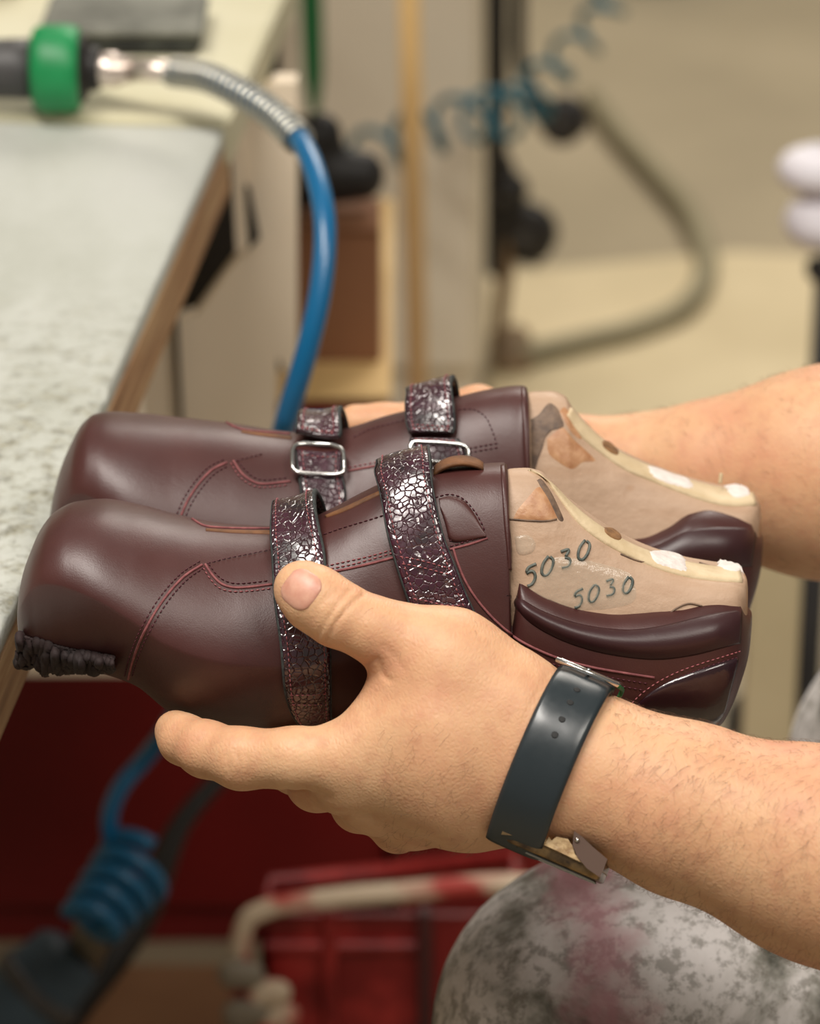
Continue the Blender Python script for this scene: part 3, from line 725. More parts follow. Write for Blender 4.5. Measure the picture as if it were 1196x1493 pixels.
LT1 = Loft(L1, 1.300, 885, nx=200, na=96)
five = lambda x, y, s, k=.35: [[(x+14*s, y-16*s), (x+2*s, y-10*s), (x, y-2*s)], [(x, y-2*s), (x+9*s, y-6*s), (x+13*s, y+3*s), (x+8*s, y+14*s), (x-1*s, y+17*s)]]
zero = lambda x, y, s: [[(x+8*s, y-15*s), (x, y-4*s), (x-2*s, y+10*s), (x+4*s, y+14*s), (x+12*s, y+4*s), (x+15*s, y-10*s), (x+8*s, y-15*s)]]
three = lambda x, y, s: [[(x, y-12*s), (x+13*s, y-16*s), (x+6*s, y-3*s)], [(x+6*s, y-3*s), (x+14*s, y-1*s), (x+12*s, y+10*s), (x, y+13*s)]]
ink = five(768, 838, 1.0)+zero(792, 826, 1.0)+three(818, 816, .95)+zero(845, 803, 1.0)
ink2 = five(838, 872, .85)+zero(860, 866, .9)+three(884, 858, .85)+zero(910, 854, .85)
last1 = last_details('shoe_last', None, 'worn wooden shoe last with handwritten numbers inside the nearest burgundy shoe', LT1,
    [[(942, 806), (965, 804), (995, 812), (1002, 828), (1003, 838), (975, 832), (950, 822)], [(1046, 818), (1068, 818), (1083, 828), (1080, 836), (1060, 836), (1048, 828)]],
    [([(770, 686), (800, 702), (825, 726), (855, 752), (890, 776), (930, 797), (980, 814), (1030, 824), (1078, 830)],
      [(790, 694), (812, 722), (840, 760), (868, 784), (905, 806), (945, 824), (985, 838), (1030, 846), (1082, 850)], 'top_rim', mLastTop)],
    [[(878, 770), (892, 772), (906, 784), (904, 792), (890, 788), (878, 778)]],
    ink+ink2, [([(748, 757), (756, 742), (768, 728), (782, 712), (790, 712), (800, 728), (813, 752), (806, 760), (780, 758)], mStainO), ([(783, 700), (790, 699), (803, 716), (815, 740), (822, 758), (814, 757), (800, 728), (790, 712)], mStain)],
    [[(750, 782), (770, 780), (781, 792), (776, 806), (756, 808)], [(780, 840), (815, 812), (905, 830), (925, 850), (920, 880), (850, 890), (800, 880), (770, 862)]], mLast)

cm = MB()
for st in ([(1020, 821), (1035, 826), (1050, 830), (1066, 834)], [(965, 905), (985, 888), (1005, 880), (1025, 884)], [(905, 808), (930, 818), (960, 824)], [(742, 757), (790, 760), (812, 757)]):
    P_, N_ = surf_path(LT1.b, st, step=2.5, lift=.0002, sm=2)
    if P_ is not None: cm.tube([W(p) for p in P_], .0004, n=5, per=1, smooth=False)
cm.build('fine_crack', mStain, last1, kind='stuff')
# --- far shoe
fx = lambda x: 75+.9719*(x-30)
T2 = [(74, 770, 800, 0.002, 2.4, 2.4, 0.6, 0), (77, 735, 830, 0.014, 2.3, 2.4, 0.668, 0), (83, 705, 842, 0.021, 2.3, 2.4, 0.704, 0), (93, 672, 850, 0.027, 2.3, 2.4, 0.722, 0), (106, 643, 856, 0.031, 2.3, 2.4, 0.729, 0),
      (122, 616, 862, 0.035, 2.3, 2.4, 0.721, 0), (140, 603, 868, 0.038, 2.3, 2.4, 0.703, 0), (165, 600, 874, 0.042, 2.3, 2.4, 0.674, 0), (200, 602, 884, 0.046, 2.283, 2.4, 0.63, 0), (260, 608, 920, 0.049, 2.18, 2.481, 0.564, 0),
      (340, 617, 945, 0.05, 2.097, 2.605, 0.519, 0), (420, 629, 950, 0.049, 2.015, 2.77, 0.493, 0), (470, 632, 950, 0.047, 2, 2.8, 0.472, 0), (520, 620, 950, 0.044, 2, 2.839, 0.434, 0.006), (560, 607, 948, 0.042, 2.023, 3, 0.403, 0.037),
      (610, 594, 948, 0.04, 2.151, 3.102, 0.36, 0.08), (660, 580, 948, 0.038, 2.28, 3.2, 0.308, 0.132), (715, 567, 948, 0.0365, 2.381, 3.2, 0.284, 0.172), (758, 562, 948, 0.036, 2.4, 3.2, 0.28, 0.2), (767, 564, 948, 0.0358, 2.667, 3.2, 0.28, 0.147),
      (770, 630, 948, 0.0355, 2.909, 3.2, 0.28, 0.104), (774, 690, 948, 0.035, 3.281, 3.2, 0.282, 0.057), (780, 730, 948, 0.035, 3.692, 3.2, 0.292, 0.042), (800, 765, 948, 0.036, 4.399, 3.2, 0.32, 0.018), (840, 792, 948, 0.036, 5, 3.2, 0.36, 0),
      (880, 802, 948, 0.0355, 5, 3.2, 0.383, 0), (930, 800, 950, 0.035, 5, 3.2, 0.4, 0), (965, 790, 952, 0.035, 5, 3.2, 0.4, 0), (1000, 772, 952, 0.0345, 4.547, 3.2, 0.4, 0.018), (1030, 767, 952, 0.034, 4.04, 3.016, 0.4, 0.038),
      (1062, 768, 945, 0.0315, 3.389, 2.989, 0.421, 0.05), (1082, 766, 915, 0.027, 2.97, 2.585, 0.454, 0.05), (1097, 765, 875, 0.021, 2.569, 2.369, 0.5, 0.042), (1107, 768, 835, 0.014, 2.277, 2.139, 0.5, 0), (1112, 780, 800, 0.004, 2, 2, 0.5, 0)]
L2 = [(755, 578, 850, 0.0234, 2.2, 3, .3, .2), (775, 571, 870, 0.0274, 2.2, 3, .3, .22), (800, 570, 870, 0.0284, 2.3, 3, .3, .26), (822, 577, 870, 0.0288, 2.6, 3, .3, .32), (832, 592, 875, 0.0293, 3, 3, .3, .36), (850, 612, 875, 0.0293, 3.4, 3, .3, .38),
      (880, 640, 875, 0.0293, 3.8, 3, .3, .40), (910, 658, 875, 0.0293, 4.2, 3, .3, .40), (950, 676, 875, 0.0293, 4.5, 3, .3, .38), (990, 690, 875, 0.0288, 5, 3, .3, .34), (1030, 702, 875, 0.0284, 5, 3, .3, .28), (1060, 708, 872, 0.0257, 5, 3, .32, .2),
      (1084, 711, 850, 0.0216, 4.5, 3, .35, .12), (1098, 717, 830, 0.0162, 4, 2.6, .4, .06), (1106, 728, 805, 0.0090, 3, 2.4, .45, 0), (1108, 742, 785, 0.0027, 2, 2, .5, 0)]
D2 = 1.398
RG2 = [[fx(x) for x in RG[0]], RG[1], RG[2]]
S2 = Loft(T2, D2, 770, ridge=RG2, rim=[[772, 782, 1090, 1108], [0, 1, 1, 0]])
shoe2 = empty('shoe', W(S2.place(np.array(0.0), np.array(0.0), np.array(float(S2.zb.min())))),
              'burgundy leather shoe behind the other, metal ring buckle on its front strap', 'shoe', 'pair of burgundy strapped shoes')
mk('upper', [W(p) for p in S2.v], S2.f, mL, shoe2)
dk, rs, eg, pst = MB(), MB(), MB(), MB()
seams(S2.b, [
    ('e', [(264, 752), (275, 728), (292, 703), (310, 685), (332, 674)]), ('d', [(258, 750), (269, 725), (287, 699), (306, 680), (330, 669)]), ('d', [(271, 752), (281, 731), (297, 708), (314, 690), (334, 679)]),
    ('e', [(340, 672), (352, 690), (368, 702), (385, 706), (425, 702)]), ('r', [(336, 675), (349, 695), (367, 708), (386, 711), (425, 707)]), ('d', [(346, 671), (358, 686), (372, 697), (387, 700), (425, 696)]),
    ('d', [(344, 672), (365, 667), (384, 662)]),
    ('d', [(516, 638), (540, 626), (570, 618), (600, 611)]), ('r', [(508, 682), (540, 676), (575, 670), (600, 664)]), ('e', [(508, 687), (540, 681), (575, 675), (600, 669)]),
    ('e', [(325, 613), (345, 624), (370, 629), (425, 633)]),
    ('d', [(668, 598), (690, 597), (708, 608), (718, 628), (725, 648)]), ('d', [(684, 654), (705, 650), (728, 646)]), ('d', [(684, 660), (706, 656), (730, 652)]),
], S2, dk, rs, eg)
eg.build('raw_seam_edge', mPink, shoe2, kind='stuff'); dk.build('dark_stitching', mStd, shoe2, kind='stuff'); rs.build('rose_stitching', mStp, shoe2, kind='stuff')
patch(S2.b, [(782, 738), (800, 766), (840, 794), (880, 804), (930, 802), (965, 792), (1000, 775), (1040, 769), (1104, 770)], [(770, 760), (790, 800), (830, 830), (880, 845), (930, 848), (970, 842), (1010, 832), (1050, 828), (1096, 826)], 90, 16, 0, .0003, 'padded_collar', mLc, shoe2, puff=.0020)
patch(S2.b, [(760, 566), (761, 600), (763, 640), (766, 680)], [(767, 566), (768, 600), (770, 640), (773, 690)], 40, 6, 0, .0008, 'facing_edge', mL, shoe2)
slit(S2.b, [(352, 628), (385, 632), (425, 636)], [(352, 631), (385, 636), (425, 641)], shoe2)
fa, fat, fan = strap(S2, [(432, 652, 500, 656), (430, 645, 502, 646), (431, 638, 504, 636), (434, 633, 506, 629)], [(436, 1.75, 508, 1.75), (440, 2.2, 510, 2.2), (446, 2.8, 512, 2.8)], [.006, .0062, .0068, .0075, .0080, .004, .0015], 'strap', shoe2, stitch=pst, nu=60)
fb, fbt, fbn = strap(S2, [(444, 760, 500, 756), (442, 740, 502, 738), (438, 715, 502, 716), (433, 692, 502, 694), (431, 664, 503, 664)], [(loft_x, loft_a, loft_x2, loft_a2) for loft_x, loft_a, loft_x2, loft_a2 in []], [.0008, .0010, .0014, .0018, .0026], 'anchor_strap', shoe2, stitch=pst, nu=40)
ra, rat, ran = strap(S2, [(598, 638, 664, 640), (597, 625, 664, 625), (597, 612, 664, 608), (598, 600, 665, 594), (600, 594, 666, 584)], [(604, 1.75, 670, 1.75), (610, 2.2, 674, 2.2), (616, 2.8, 678, 2.8)], [.003, .003, .004, .006, .0072, .0075, .004, .0015], 'strap', shoe2, stitch=pst, nu=60)
rb, rbt, rbn = strap(S2, [(612, 720, 690, 715), (606, 690, 682, 690), (600, 655, 676, 660), (600, 642, 672, 644)], [], [.0008, .0010, .0014, .0020], 'anchor_strap', shoe2, stitch=pst, nu=40)
for A_, N_ in ((fat, fan), (rat, ran)): cross_stitch(pst, A_, N_, 2); cross_stitch(pst, A_, N_, 5)
cross_stitch(pst, fbt, fbn, 36); cross_stitch(pst, rbt, rbn, 36)
pst.build('strap_stitching', mStp, shoe2, kind='stuff')
def ring(cx_, cy_, w, h, par, lift, r, loft, slant=0):
    pts = []
    for k in range(41):
        a = 2*math.pi*k/40; c, s_ = math.cos(a), math.sin(a)
        x = cx_+w/2*math.copysign(abs(c)**.45, c); y = cy_+h/2*math.copysign(abs(s_)**.45, s_)+slant*(x-cx_)
        hh = cast(loft.b, x, y); pts.append(W(hh[0]+hh[1]*lift))
    MB().tube(pts, r, n=8, per=1, cap=False, smooth=False).build('ring_buckle', mMet, par)
ring(465, 682, 80, 40, shoe2, .0055, .00095, S2, .02); ring(642, 664, 84, 26, shoe2, .0045, .0009, S2, .03)
LT2 = Loft(L2, D2, 770, nx=200, na=96)
last2 = last_details('shoe_last', None, 'wooden shoe last with dark brown stains inside the farther burgundy shoe', LT2,
    [[(938, 680), (955, 684), (980, 694), (1008, 703), (1012, 716), (985, 712), (950, 698)], [(1056, 710), (1075, 708), (1092, 715), (1094, 725), (1074, 730), (1060, 722)]],
    [([(832, 594), (850, 614), (880, 642), (910, 662), (950, 680), (990, 695), (1030, 706), (1060, 712), (1098, 718)],
      [(826, 606), (850, 640), (880, 664), (910, 685), (945, 700), (990, 718), (1030, 732), (1060, 738), (1102, 738)], 'top_rim', mLastTop)],
    [[(874, 643), (886, 645), (902, 660), (900, 668), (886, 662), (875, 652)]], [],
    [([(774, 612), (786, 604), (800, 588), (812, 594), (818, 606), (822, 622), (808, 626), (796, 638), (790, 658), (782, 676), (776, 694)], mStain), ([(798, 640), (812, 628), (822, 624), (836, 640), (858, 660), (868, 672), (850, 674), (834, 684), (812, 672), (800, 660)], mStainO), ([(816, 600), (824, 594), (838, 612), (852, 630), (846, 640), (832, 628)], mStainO)], [], mLastDark)

# loose sliver sticking up from the far last
MB().tube([P(1050, 705, 1.39), P(1052, 690, 1.39)], .0008, n=6).build('wood_sliver', mLastTop, last2)
# ---------------------------------------------------------------- the person
H = Kp
person = empty('person', (0.62, 1.25, 0.0), 'seated person in speckled grey trousers holding the shoes, only forearms and knee in view', 'person')
def chain(s, pts, k):
    for (p, r), (q, r2) in zip(pts[:-1], pts[1:]): s.cone(H(*p), H(*q), r, r2, k)
hres = .001
lo = H(215, 1290, 1.24)+np.array([0, -.02, 0]); 
LO = np.array([-.118, -.205, -1.352]); HI = np.array([.30, -.008, -1.122])
A = SDF(LO, HI, hres)
# forearm and wrist (flattened towards the wrist)
zf = (np.array([0, 0, 1.0]), 1.18)
A.cone(H(735, 1092, 1.236), H(800, 1110, 1.236), .0262, .0268, .012, zf)
A.cone(H(742, 1120, 1.238), H(800, 1122, 1.236), .0225, .0252, .012, zf)
A.cone(H(800, 1112, 1.236), H(870, 1131, 1.235), .0272, .0266, .010, (np.array([0, 0, 1.0]), 1.10))
A.cone(H(870, 1131, 1.235), H(1000, 1180, 1.230), .0266, .0300, .012)
A.cone(H(1000, 1180, 1.230), H(1196, 1245, 1.22), .0300, .0352, .012)
A.cone(H(1196, 1245, 1.22), H(1480, 1345, 1.20), .0352, .043, .02)
A.cone(H(1480, 1345, 1.20), H(1850, 1440, 1.17), .043, .040, .02)
# back of the hand
chain(A, [((750, 1040, 1.236), .0175), ((640, 1062, 1.230), .0170), ((505, 1103, 1.236), .0122)], .012)
chain(A, [((750, 1085, 1.234), .0185), ((640, 1120, 1.232), .0165), ((512, 1136, 1.242), .0118)], .012)
chain(A, [((748, 1130, 1.238), .0180), ((650, 1155, 1.238), .0148), ((548, 1166, 1.252), .0118)], .012)
chain(A, [((745, 1160, 1.242), .0148), ((690, 1178, 1.244), .0125), ((610, 1190, 1.262), .0112)], .012)
A.cone(H(700, 1100, 1.243), H(560, 1110, 1.243), .0130, .0115, .015)
A.cone(H(745, 1030, 1.238), H(690, 985, 1.238), .0155, .0145, .014)
# thumb side of the palm and web
chain(A, [((715, 1015, 1.236), .0175), ((650, 962, 1.236), .0165), ((585, 935, 1.236), .0130)], .014)
A.cone(H(640, 1000, 1.236), H(560, 1060, 1.240), .0120, .0105, .016)
A.cone(H(600, 975, 1.238), H(575, 1030, 1.240), .0095, .0095, .010)
# fingers
Fg = SDF(LO, HI-[.29, 0, 0], hres); kf = .004
chain(Fg, [((585, 935, 1.236), .0122), ((545, 918, 1.233), .0117), ((492, 895, 1.2330), .0118), ((458, 872, 1.234), .0118), ((440, 858, 1.236), .0104)], kf)
Fi = SDF(LO, HI-[.29, 0, 0], hres)
chain(Fi, [((505, 1105, 1.236), .0122), ((430, 1106, 1.238), .0113), ((352, 1106, 1.246), .0112), ((300, 1092, 1.256), .0103), ((268, 1078, 1.266), .0092), ((256, 1066, 1.272), .0080)], kf)
Fm = SDF(LO, HI-[.29, 0, 0], hres)
chain(Fm, [((512, 1140, 1.242), .0118), ((462, 1140, 1.262), .0108), ((430, 1118, 1.290), .0100), ((415, 1098, 1.318), .0090)], kf)
Fr = SDF(LO, HI-[.29, 0, 0], hres)
chain(Fr, [((548, 1170, 1.250), .0116), ((525, 1172, 1.272), .0105), ((500, 1140, 1.300), .0098), ((488, 1105, 1.325), .0088)], kf)
Fp = SDF(LO, HI-[.29, 0, 0], hres)
chain(Fp, [((600, 1196, 1.258), .0108), ((580, 1204, 1.276), .0098), ((560, 1170, 1.300), .0090), ((552, 1130, 1.318), .0080)], kf)
for q in (Fm, Fi, Fr, Fp, Fg):
    A.merge(q, .0055)
    del q
# skin creases
A.groove([(463, 928), (480, 900), (500, 872), (512, 860)], .0007, .0008, 1.222)
A.groove([(476, 934), (490, 908), (512, 882), (530, 868)], .0008, .0008, 1.222)
A.groove([(470, 880), (478, 870), (492, 862)], .0005, .0008, 1.222)
A.groove([(536, 968), (552, 962), (560, 985), (570, 992)], .0006, .001, 1.222)
A.groove([(560, 940), (575, 955), (590, 975)], .0003, .001, 1.222)
A.groove([(330, 1098), (334, 1115), (332, 1132)], .0004, .0006, 1.235)
A.groove([(344, 1094), (348, 1112), (347, 1134)], .0005, .0006, 1.235)
A.groove([(358, 1098), (363, 1115), (360, 1134)], .0004, .0006, 1.235)
A.groove([(800, 985), (770, 1035), (748, 1100)], .0003, .0015, 1.222)
A.groove([(418, 1151), (440, 1150), (480, 1160)], .0008, .0016, 1.235)
A.groove([(497, 1192), (515, 1186), (545, 1188)], .0008, .0018, 1.235)
av, af = A.mesh()
Ab = bvh_of(av, af)
# far (right) arm
LO2 = np.array([-.06, -.09, -1.60]); HI2 = np.array([.42, .105, -1.30])
B = SDF(LO2, HI2, .0021)
B.cone(H(950, 690, 1.478), H(1040, 690, 1.470), .026, .031, .012)
B.cone(H(1040, 694, 1.470), H(1196, 690, 1.46), .031, .0425, .012)
B.cone(H(1196, 690, 1.46), H(1450, 650, 1.44), .0425, .048, .02)
B.cone(H(1450, 650, 1.44), H(1900, 640, 1.40), .048, .042, .02)
chain(B, [((950, 675, 1.480), .018), ((860, 672, 1.482), .015), ((750, 690, 1.474), .0125)], .012)
chain(B, [((950, 690, 1.480), .018), ((860, 700, 1.482), .016), ((760, 735, 1.476), .012)], .012)
chain(B, [((950, 715, 1.480), .018), ((870, 740, 1.482), .015), ((790, 775, 1.478), .0115)], .012)
chain(B, [((940, 668, 1.480), .016), ((840, 652, 1.478), .013), ((750, 622, 1.472), .0110), ((697, 598, 1.468), .0102), ((620, 616, 1.470), .0096), ((560, 618, 1.470), .0082), ((519, 618, 1.470), .0088)], .006)
chain(B, [((750, 690, 1.474), .0118), ((640, 720, 1.474), .0108), ((570, 750, 1.468), .0098), ((520, 775, 1.455), .0088)], .004)
chain(B, [((760, 735, 1.476), .0115), ((680, 790, 1.47), .0105), ((640, 830, 1.45), .0095), ((610, 850, 1.43), .0088)], .004)
chain(B, [((790, 775, 1.478), .0108), ((730, 830, 1.47), .0100), ((700, 865, 1.45), .0092), ((680, 880, 1.43), .0085)], .004)
chain(B, [((830, 790, 1.478), .0100), ((790, 850, 1.47), .0090), ((770, 880, 1.45), .0085), ((755, 892, 1.43), .0078)], .004)
bv, bf = B.mesh()
body_v = np.concatenate([av, bv]); body_f = np.concatenate([af, bf+len(av)])
body = mk('body', W(body_v), body_f, mS, person)
# thumb nail
def nail():
    base = np.array([440., 858.]); ax = np.array([-.80, -.60]); ax /= np.linalg.norm(ax); sd = np.array([ax[1], -ax[0]])
    c0 = np.array([439., 859.]); nu, nv = 20, 16; top = np.zeros((nu, nv, 3)); nr = np.zeros_like(top)
    for i in range(nu):
        u = -1+2*i/(nu-1)
        for j in range(nv):
            w = -1+2*j/(nv-1)
            hw = 29*math.sqrt(max(0, 1-abs(u)**3.2))*(1-.05*u)+2
            q = c0+ax*(27*u)+sd*(hw*w)
            h = cast(Ab, *q)
            e = max(0, 1-max(abs(u)**6, abs(w)**6))
            top[i, j] = h[0]+h[1]*(-.00025+.0006*min(1, e*1.5)) if h else top[i, j-1]; nr[i, j] = h[1] if h else nr[i, j-1]
    v, f = strip_mesh(top, nr, .0007)
    mk('fingernail', [W(p) for p in v], f, mNail, body)
nail()
# fine arm hair
rnd = random.Random(7); hm = MB()
def hairs(bv_, verts, faces, n, accept, dirn, ln, r, org):
    tri = verts[faces]; ar = np.linalg.norm(np.cross(tri[:, 1]-tri[:, 0], tri[:, 2]-tri[:, 0]), axis=1); nm = np.cross(tri[:, 2]-tri[:, 0], tri[:, 3]-tri[:, 1])
    nm /= np.linalg.norm(nm, axis=1)[:, None]+1e-12; ctr = tri.mean(1)
    px = CX+FPX*ctr[:, 0]/-ctr[:, 2]; py = CY-FPX*ctr[:, 1]/-ctr[:, 2]
    sg = np.sign((nm*(ctr-org)).sum(1)); 
    w = ar*accept(px, py, ctr); w /= w.sum(); rs_ = np.random.RandomState(3); ids = rs_.choice(len(w), n, p=w)
    for i in ids:
        p = ctr[i]+(tri[i][0]-ctr[i])*rnd.random(); nn = nm[i]
        l = ln*rnd.uniform(.5, 1.2); d = np.array(dirn(px[i], py[i]))+np.array([rnd.gauss(0, .35), rnd.gauss(0, .35), rnd.gauss(0, .2)]); d /= np.linalg.norm(d)
        d = d-nn*(d@nn)*.9; pts = [p-nn*.0003, p+nn*l*.16+d*l*.35, p+nn*l*.22+d*l*.75, p+nn*l*.16+d*l*1.05]
        hm.tube([W(q) for q in pts], [r, r*.8, r*.25], n=3, per=1, cap=False, smooth=False)
hairs(None, av, af, 2600, lambda x, y, c: np.where(x > 880, 1.0, np.where((x > 560) & (x < 735) & (y > 1060), .45, .02))*np.where((x < 1215) & (x > 540), 1, 0)*np.where((x > 700) & (x < 890), .0, 1), lambda x, y: (-.5, -.75, .1) if x > 880 else (-.5, -.7, .1), .0062, .000045, np.array([0, 0, -1.3]))
hairs(None, bv, bf, 500, lambda x, y, c: np.where((x > 860) & (x < 1215), 1.0, 0.0), lambda x, y: (-.6, .5, .1), .006, .00006, np.array([0, 0, -1.3]))
hm.build('arm_hair', mHair, body, kind='stuff')

# trousers and shirt
Tm = SDF(np.array([.0, -.80, -2.05]), np.array([.80, -.02, -1.20]), .0075)
DN = np.array([0, -.906, -.423])
KN = H(925, 1518, 1.425)
Tm.cone(KN, KN+np.array([.30, -.015, -.02]), .0800, .085, .03)
Tm.cone(KN+np.array([.30, -.015, -.02]), KN+np.array([.52, -.02, -.10]), .085, .11, .04)
Tm.cone(KN, KN+DN*.50, .0790, .060, .03)
K2 = H(1372, 1120, 1.66)
Tm.cone(K2, K2+np.array([.32, -.10, .02]), .070, .085, .03)
Tm.cone(K2, K2+DN*.28+np.array([.10, 0, 0]), .068, .058, .03)
tv, tf = Tm.mesh()
tw = W(tv)
disp = np.array([mnoise.noise(Vector(p*14)) * .005 + mnoise.noise(Vector((p[0]*9+p[2]*26, p[1]*9, p[2]*9))) * .004 for p in tw])
ctr_ = tw.mean(0); 
tw = tw+np.array([0, -.4, .9])*disp[:, None]
for base in (W(KN+DN*.50), W(K2+DN*.28+np.array([.10, 0, 0]))):
    bo_ = SDF(np.array([-.25, -.09, -.2]), np.array([.12, .09, .14]), .007)
    bo_.cone([0, 0, .10], [0, 0, -.02], .045, .045, .02); bo_.cone([.03, 0, -.035], [-.15, 0, -.045], .036, .036, .03); bo_.cone([-.10, 0, -.045], [-.16, 0, -.048], .042, .036, .02)
    bv_, bf_ = bo_.mesh(); bv_[:, 2] = np.maximum(bv_[:, 2], -.075); bv_ += [base[0], base[1], 0]; bv_[:, 2] += max(.075, 0)
    mk('work_boot', bv_, bf_, mBlk, person)
# pink dyed band across the knee in object space
trs = mk('trousers', tw, tf, mT, person)
_kw = W(KN)-np.array(person.location)
_sp = mT.n.new('ShaderNodeSeparateXYZ'); mT.l.new(mT.tc.outputs['Object'], _sp.inputs[0])
_mr = mT.n.new('ShaderNodeMath'); _mr.operation = 'SUBTRACT'; mT.l.new(_sp.outputs['X'], _mr.inputs[0]); _mr.inputs[1].default_value = float(_kw[0])-.024
_m3 = mT.n.new('ShaderNodeMath'); _m3.operation = 'MULTIPLY_ADD'; mT.l.new(_sp.outputs['Y'], _m3.inputs[0]); _m3.inputs[1].default_value = .15; _m3.inputs[2].default_value = -.15*float(_kw[1])
_m4 = mT.n.new('ShaderNodeMath'); _m4.operation = 'ADD'; mT.l.new(_mr.outputs[0], _m4.inputs[0]); mT.l.new(_m3.outputs[0], _m4.inputs[1])
_ma = mT.n.new('ShaderNodeMath'); _ma.operation = 'ABSOLUTE'; mT.l.new(_m4.outputs[0], _ma.inputs[0])
_n5 = mT.n.new('ShaderNodeMath'); _n5.operation = 'MULTIPLY_ADD'; mT.l.new(mT.noise(50, 3), _n5.inputs[0]); _n5.inputs[1].default_value = .045; mT.l.new(_ma.outputs[0], _n5.inputs[2])
mT.color(mT.mix(mT.ramp(_n5.outputs[0], [(.026, (.7, .7, .7)), (.040, (0, 0, 0))]), mT.t2, srgb(186, 128, 138)))
Sh = SDF(np.array([.22, -.36, -1.80]), np.array([.84, .55, -.98]), .009)
Sh.cone(np.array([.62, -.22, -1.45]), np.array([.60, .22, -1.42]), .13, .16, .05, (np.array([1., 0, 0]), 1.25))
for z_, pe in ((-1.18, H(1850, 1440, 1.17)), (-1.62, H(1900, 640, 1.40))):
    sh_ = np.array([.58, .28, z_]); Sh.cone(np.array([.60, .26, -1.42]), sh_, .09, .065, .04)
    Sh.cone(sh_, pe, .062, .054, .03); Sh.cone(pe, pe+np.array([-.035, 0, -.004]), .054, .050, .01)
sv, sf = Sh.mesh(); mk('shirt', W(sv), sf, mShirt, person)

# ---------------------------------------------------------------- wristwatch
wc = H(806, 1112, 1.236)
axis = np.array([.90, -.375, .17]); axis /= np.linalg.norm(axis)
U_ = np.array([0, 1, 0.])-axis*axis[1]; U_ /= np.linalg.norm(U_); W_ = np.cross(axis, U_)
if W_[2] < 0: W_ = -W_                      # towards the camera
watch = empty('wristwatch', W(wc), 'wristwatch with dark navy rubber strap and worn bronze case on the near wrist', 'watch')
NA = 96; rad = np.zeros((NA, 5))
offs_ = np.linspace(-.0108, .0108, 5)
for i in range(NA):
    th = 2*math.pi*i/NA; d = math.cos(th)*W_+math.sin(th)*U_
    for j, o_ in enumerate(offs_):
        h = Ab.ray_cast(Vector(wc+axis*o_), Vector(d)); rad[i, j] = (h[3] if h[0] is not None else .027)
rad = np.maximum(rad, .018)
rc_ = rad.max(1)
for _ in range(14): rc_ = (np.roll(rc_, 1)+2*rc_+np.roll(rc_, -1))/4
for _ in range(6): rc_ = np.maximum(rc_, (np.roll(rc_, 1)+np.roll(rc_, -1))/2*.999)
rc_ += .0009
def band(th0, th1, hw, extra, thick, name, mat, n=80):
    ths = np.linspace(th0, th1, n); top = np.zeros((n, 13, 3)); nr = np.zeros_like(top)
    for i, th in enumerate(ths):
        d = math.cos(th)*W_+math.sin(th)*U_; r = np.interp(th % (2*math.pi), np.arange(NA+1)/NA*2*math.pi, np.append(rc_, rc_[0]))
        for j in range(13):
            s_ = -1+2*j/12; top[i, j] = wc+axis*(s_*hw)+d*(r+extra+thick-.0007*abs(s_)**6); nr[i, j] = d
    v, f = strip_mesh(top, nr, thick); return mk(name, [W(p) for p in v], f, mat, watch), top, nr
D = math.radians
bo, bt, bn = band(D(-62), D(100), .0106, 0, .0021, 'strap', mBand, 100)
band(D(78), D(205), .0094, .0 if False else -.0002, .0020, 'strap', mBand, 60)
# strap holes and pimples
for th in (62, 50, 37, 25):
    i = int((th+62)/162*99); c = bt[i, 6]; n = bn[i, 6]
    MB().lathe([(-.0012, .0013), (.0001, .0013), (.00015, .0010)], W(c), RC @ n, 16).build('strap_hole', mHole, bo)
# buckle: rectangular frame round the strap top
bc = D(88); d_ = math.cos(bc)*W_+math.sin(bc)*U_; tg = -math.sin(bc)*W_+math.cos(bc)*U_
rB = np.interp(bc, np.arange(NA+1)/NA*2*math.pi, np.append(rc_, rc_[0]))+.0032
bw = .0122; bl = .0055
cc = wc+d_*rB
fr = [cc+axis*bw+tg*bl-d_*.0008, cc+axis*bw-tg*bl+d_*.0003, cc-axis*bw-tg*bl+d_*.0003, cc-axis*bw+tg*bl-d_*.0008, cc+axis*bw+tg*bl-d_*.0008]
MB().tube([W(p) for p in fr], .0010, n=8, per=1, smooth=False).build('buckle', mMet, watch)
MB().tube([W(cc+tg*bl-d_*.0006), W(cc-tg*bl+d_*.0012)], .0008, n=8, per=1, smooth=False).build('buckle_prong', mMet, watch)
MB().tube([W(cc+axis*bw-tg*bl), W(cc+axis*bw*1.04+tg*(bl+.006)-d_*.003), W(cc+axis*bw+tg*(bl+.010)-d_*.007)], .0009, n=8, per=4).build('strap_keeper', mGreenD, watch)
# case, facing down
kc = D(-80); dk_ = math.cos(kc)*W_+math.sin(kc)*U_; tk = -math.sin(kc)*W_+math.cos(kc)*U_
rK = np.interp(kc % (2*math.pi), np.arange(NA+1)/NA*2*math.pi, np.append(rc_, rc_[0]))-.0128
def case_box(t0, t1, hw, hl, ex, name, mat, parent, shiftx=.0135):
    v = []; m = 40
    for t, sc_ in ((t0, .96), (t0+.0006, 1), (t1-.0006, 1), (t1, .95)):
        for k in range(m):
            a = 2*math.pi*k/m; c, s_ = math.cos(a), math.sin(a)
            v.append(wc+axis*(shiftx+hw*sc_*math.copysign(abs(c)**ex, c))+tk*(hl*sc_*math.copysign(abs(s_)**ex, s_))+dk_*(rK+t))
    f = [(i*m+j, i*m+(j+1) % m, (i+1)*m+(j+1) % m, (i+1)*m+j) for i in range(3) for j in range(m)]+[tuple(range(m))[::-1], tuple(3*m+j for j in range(m))]
    return mk(name, [W(p) for p in v], f, mat, parent)
CSH = .0145; HL = .0165
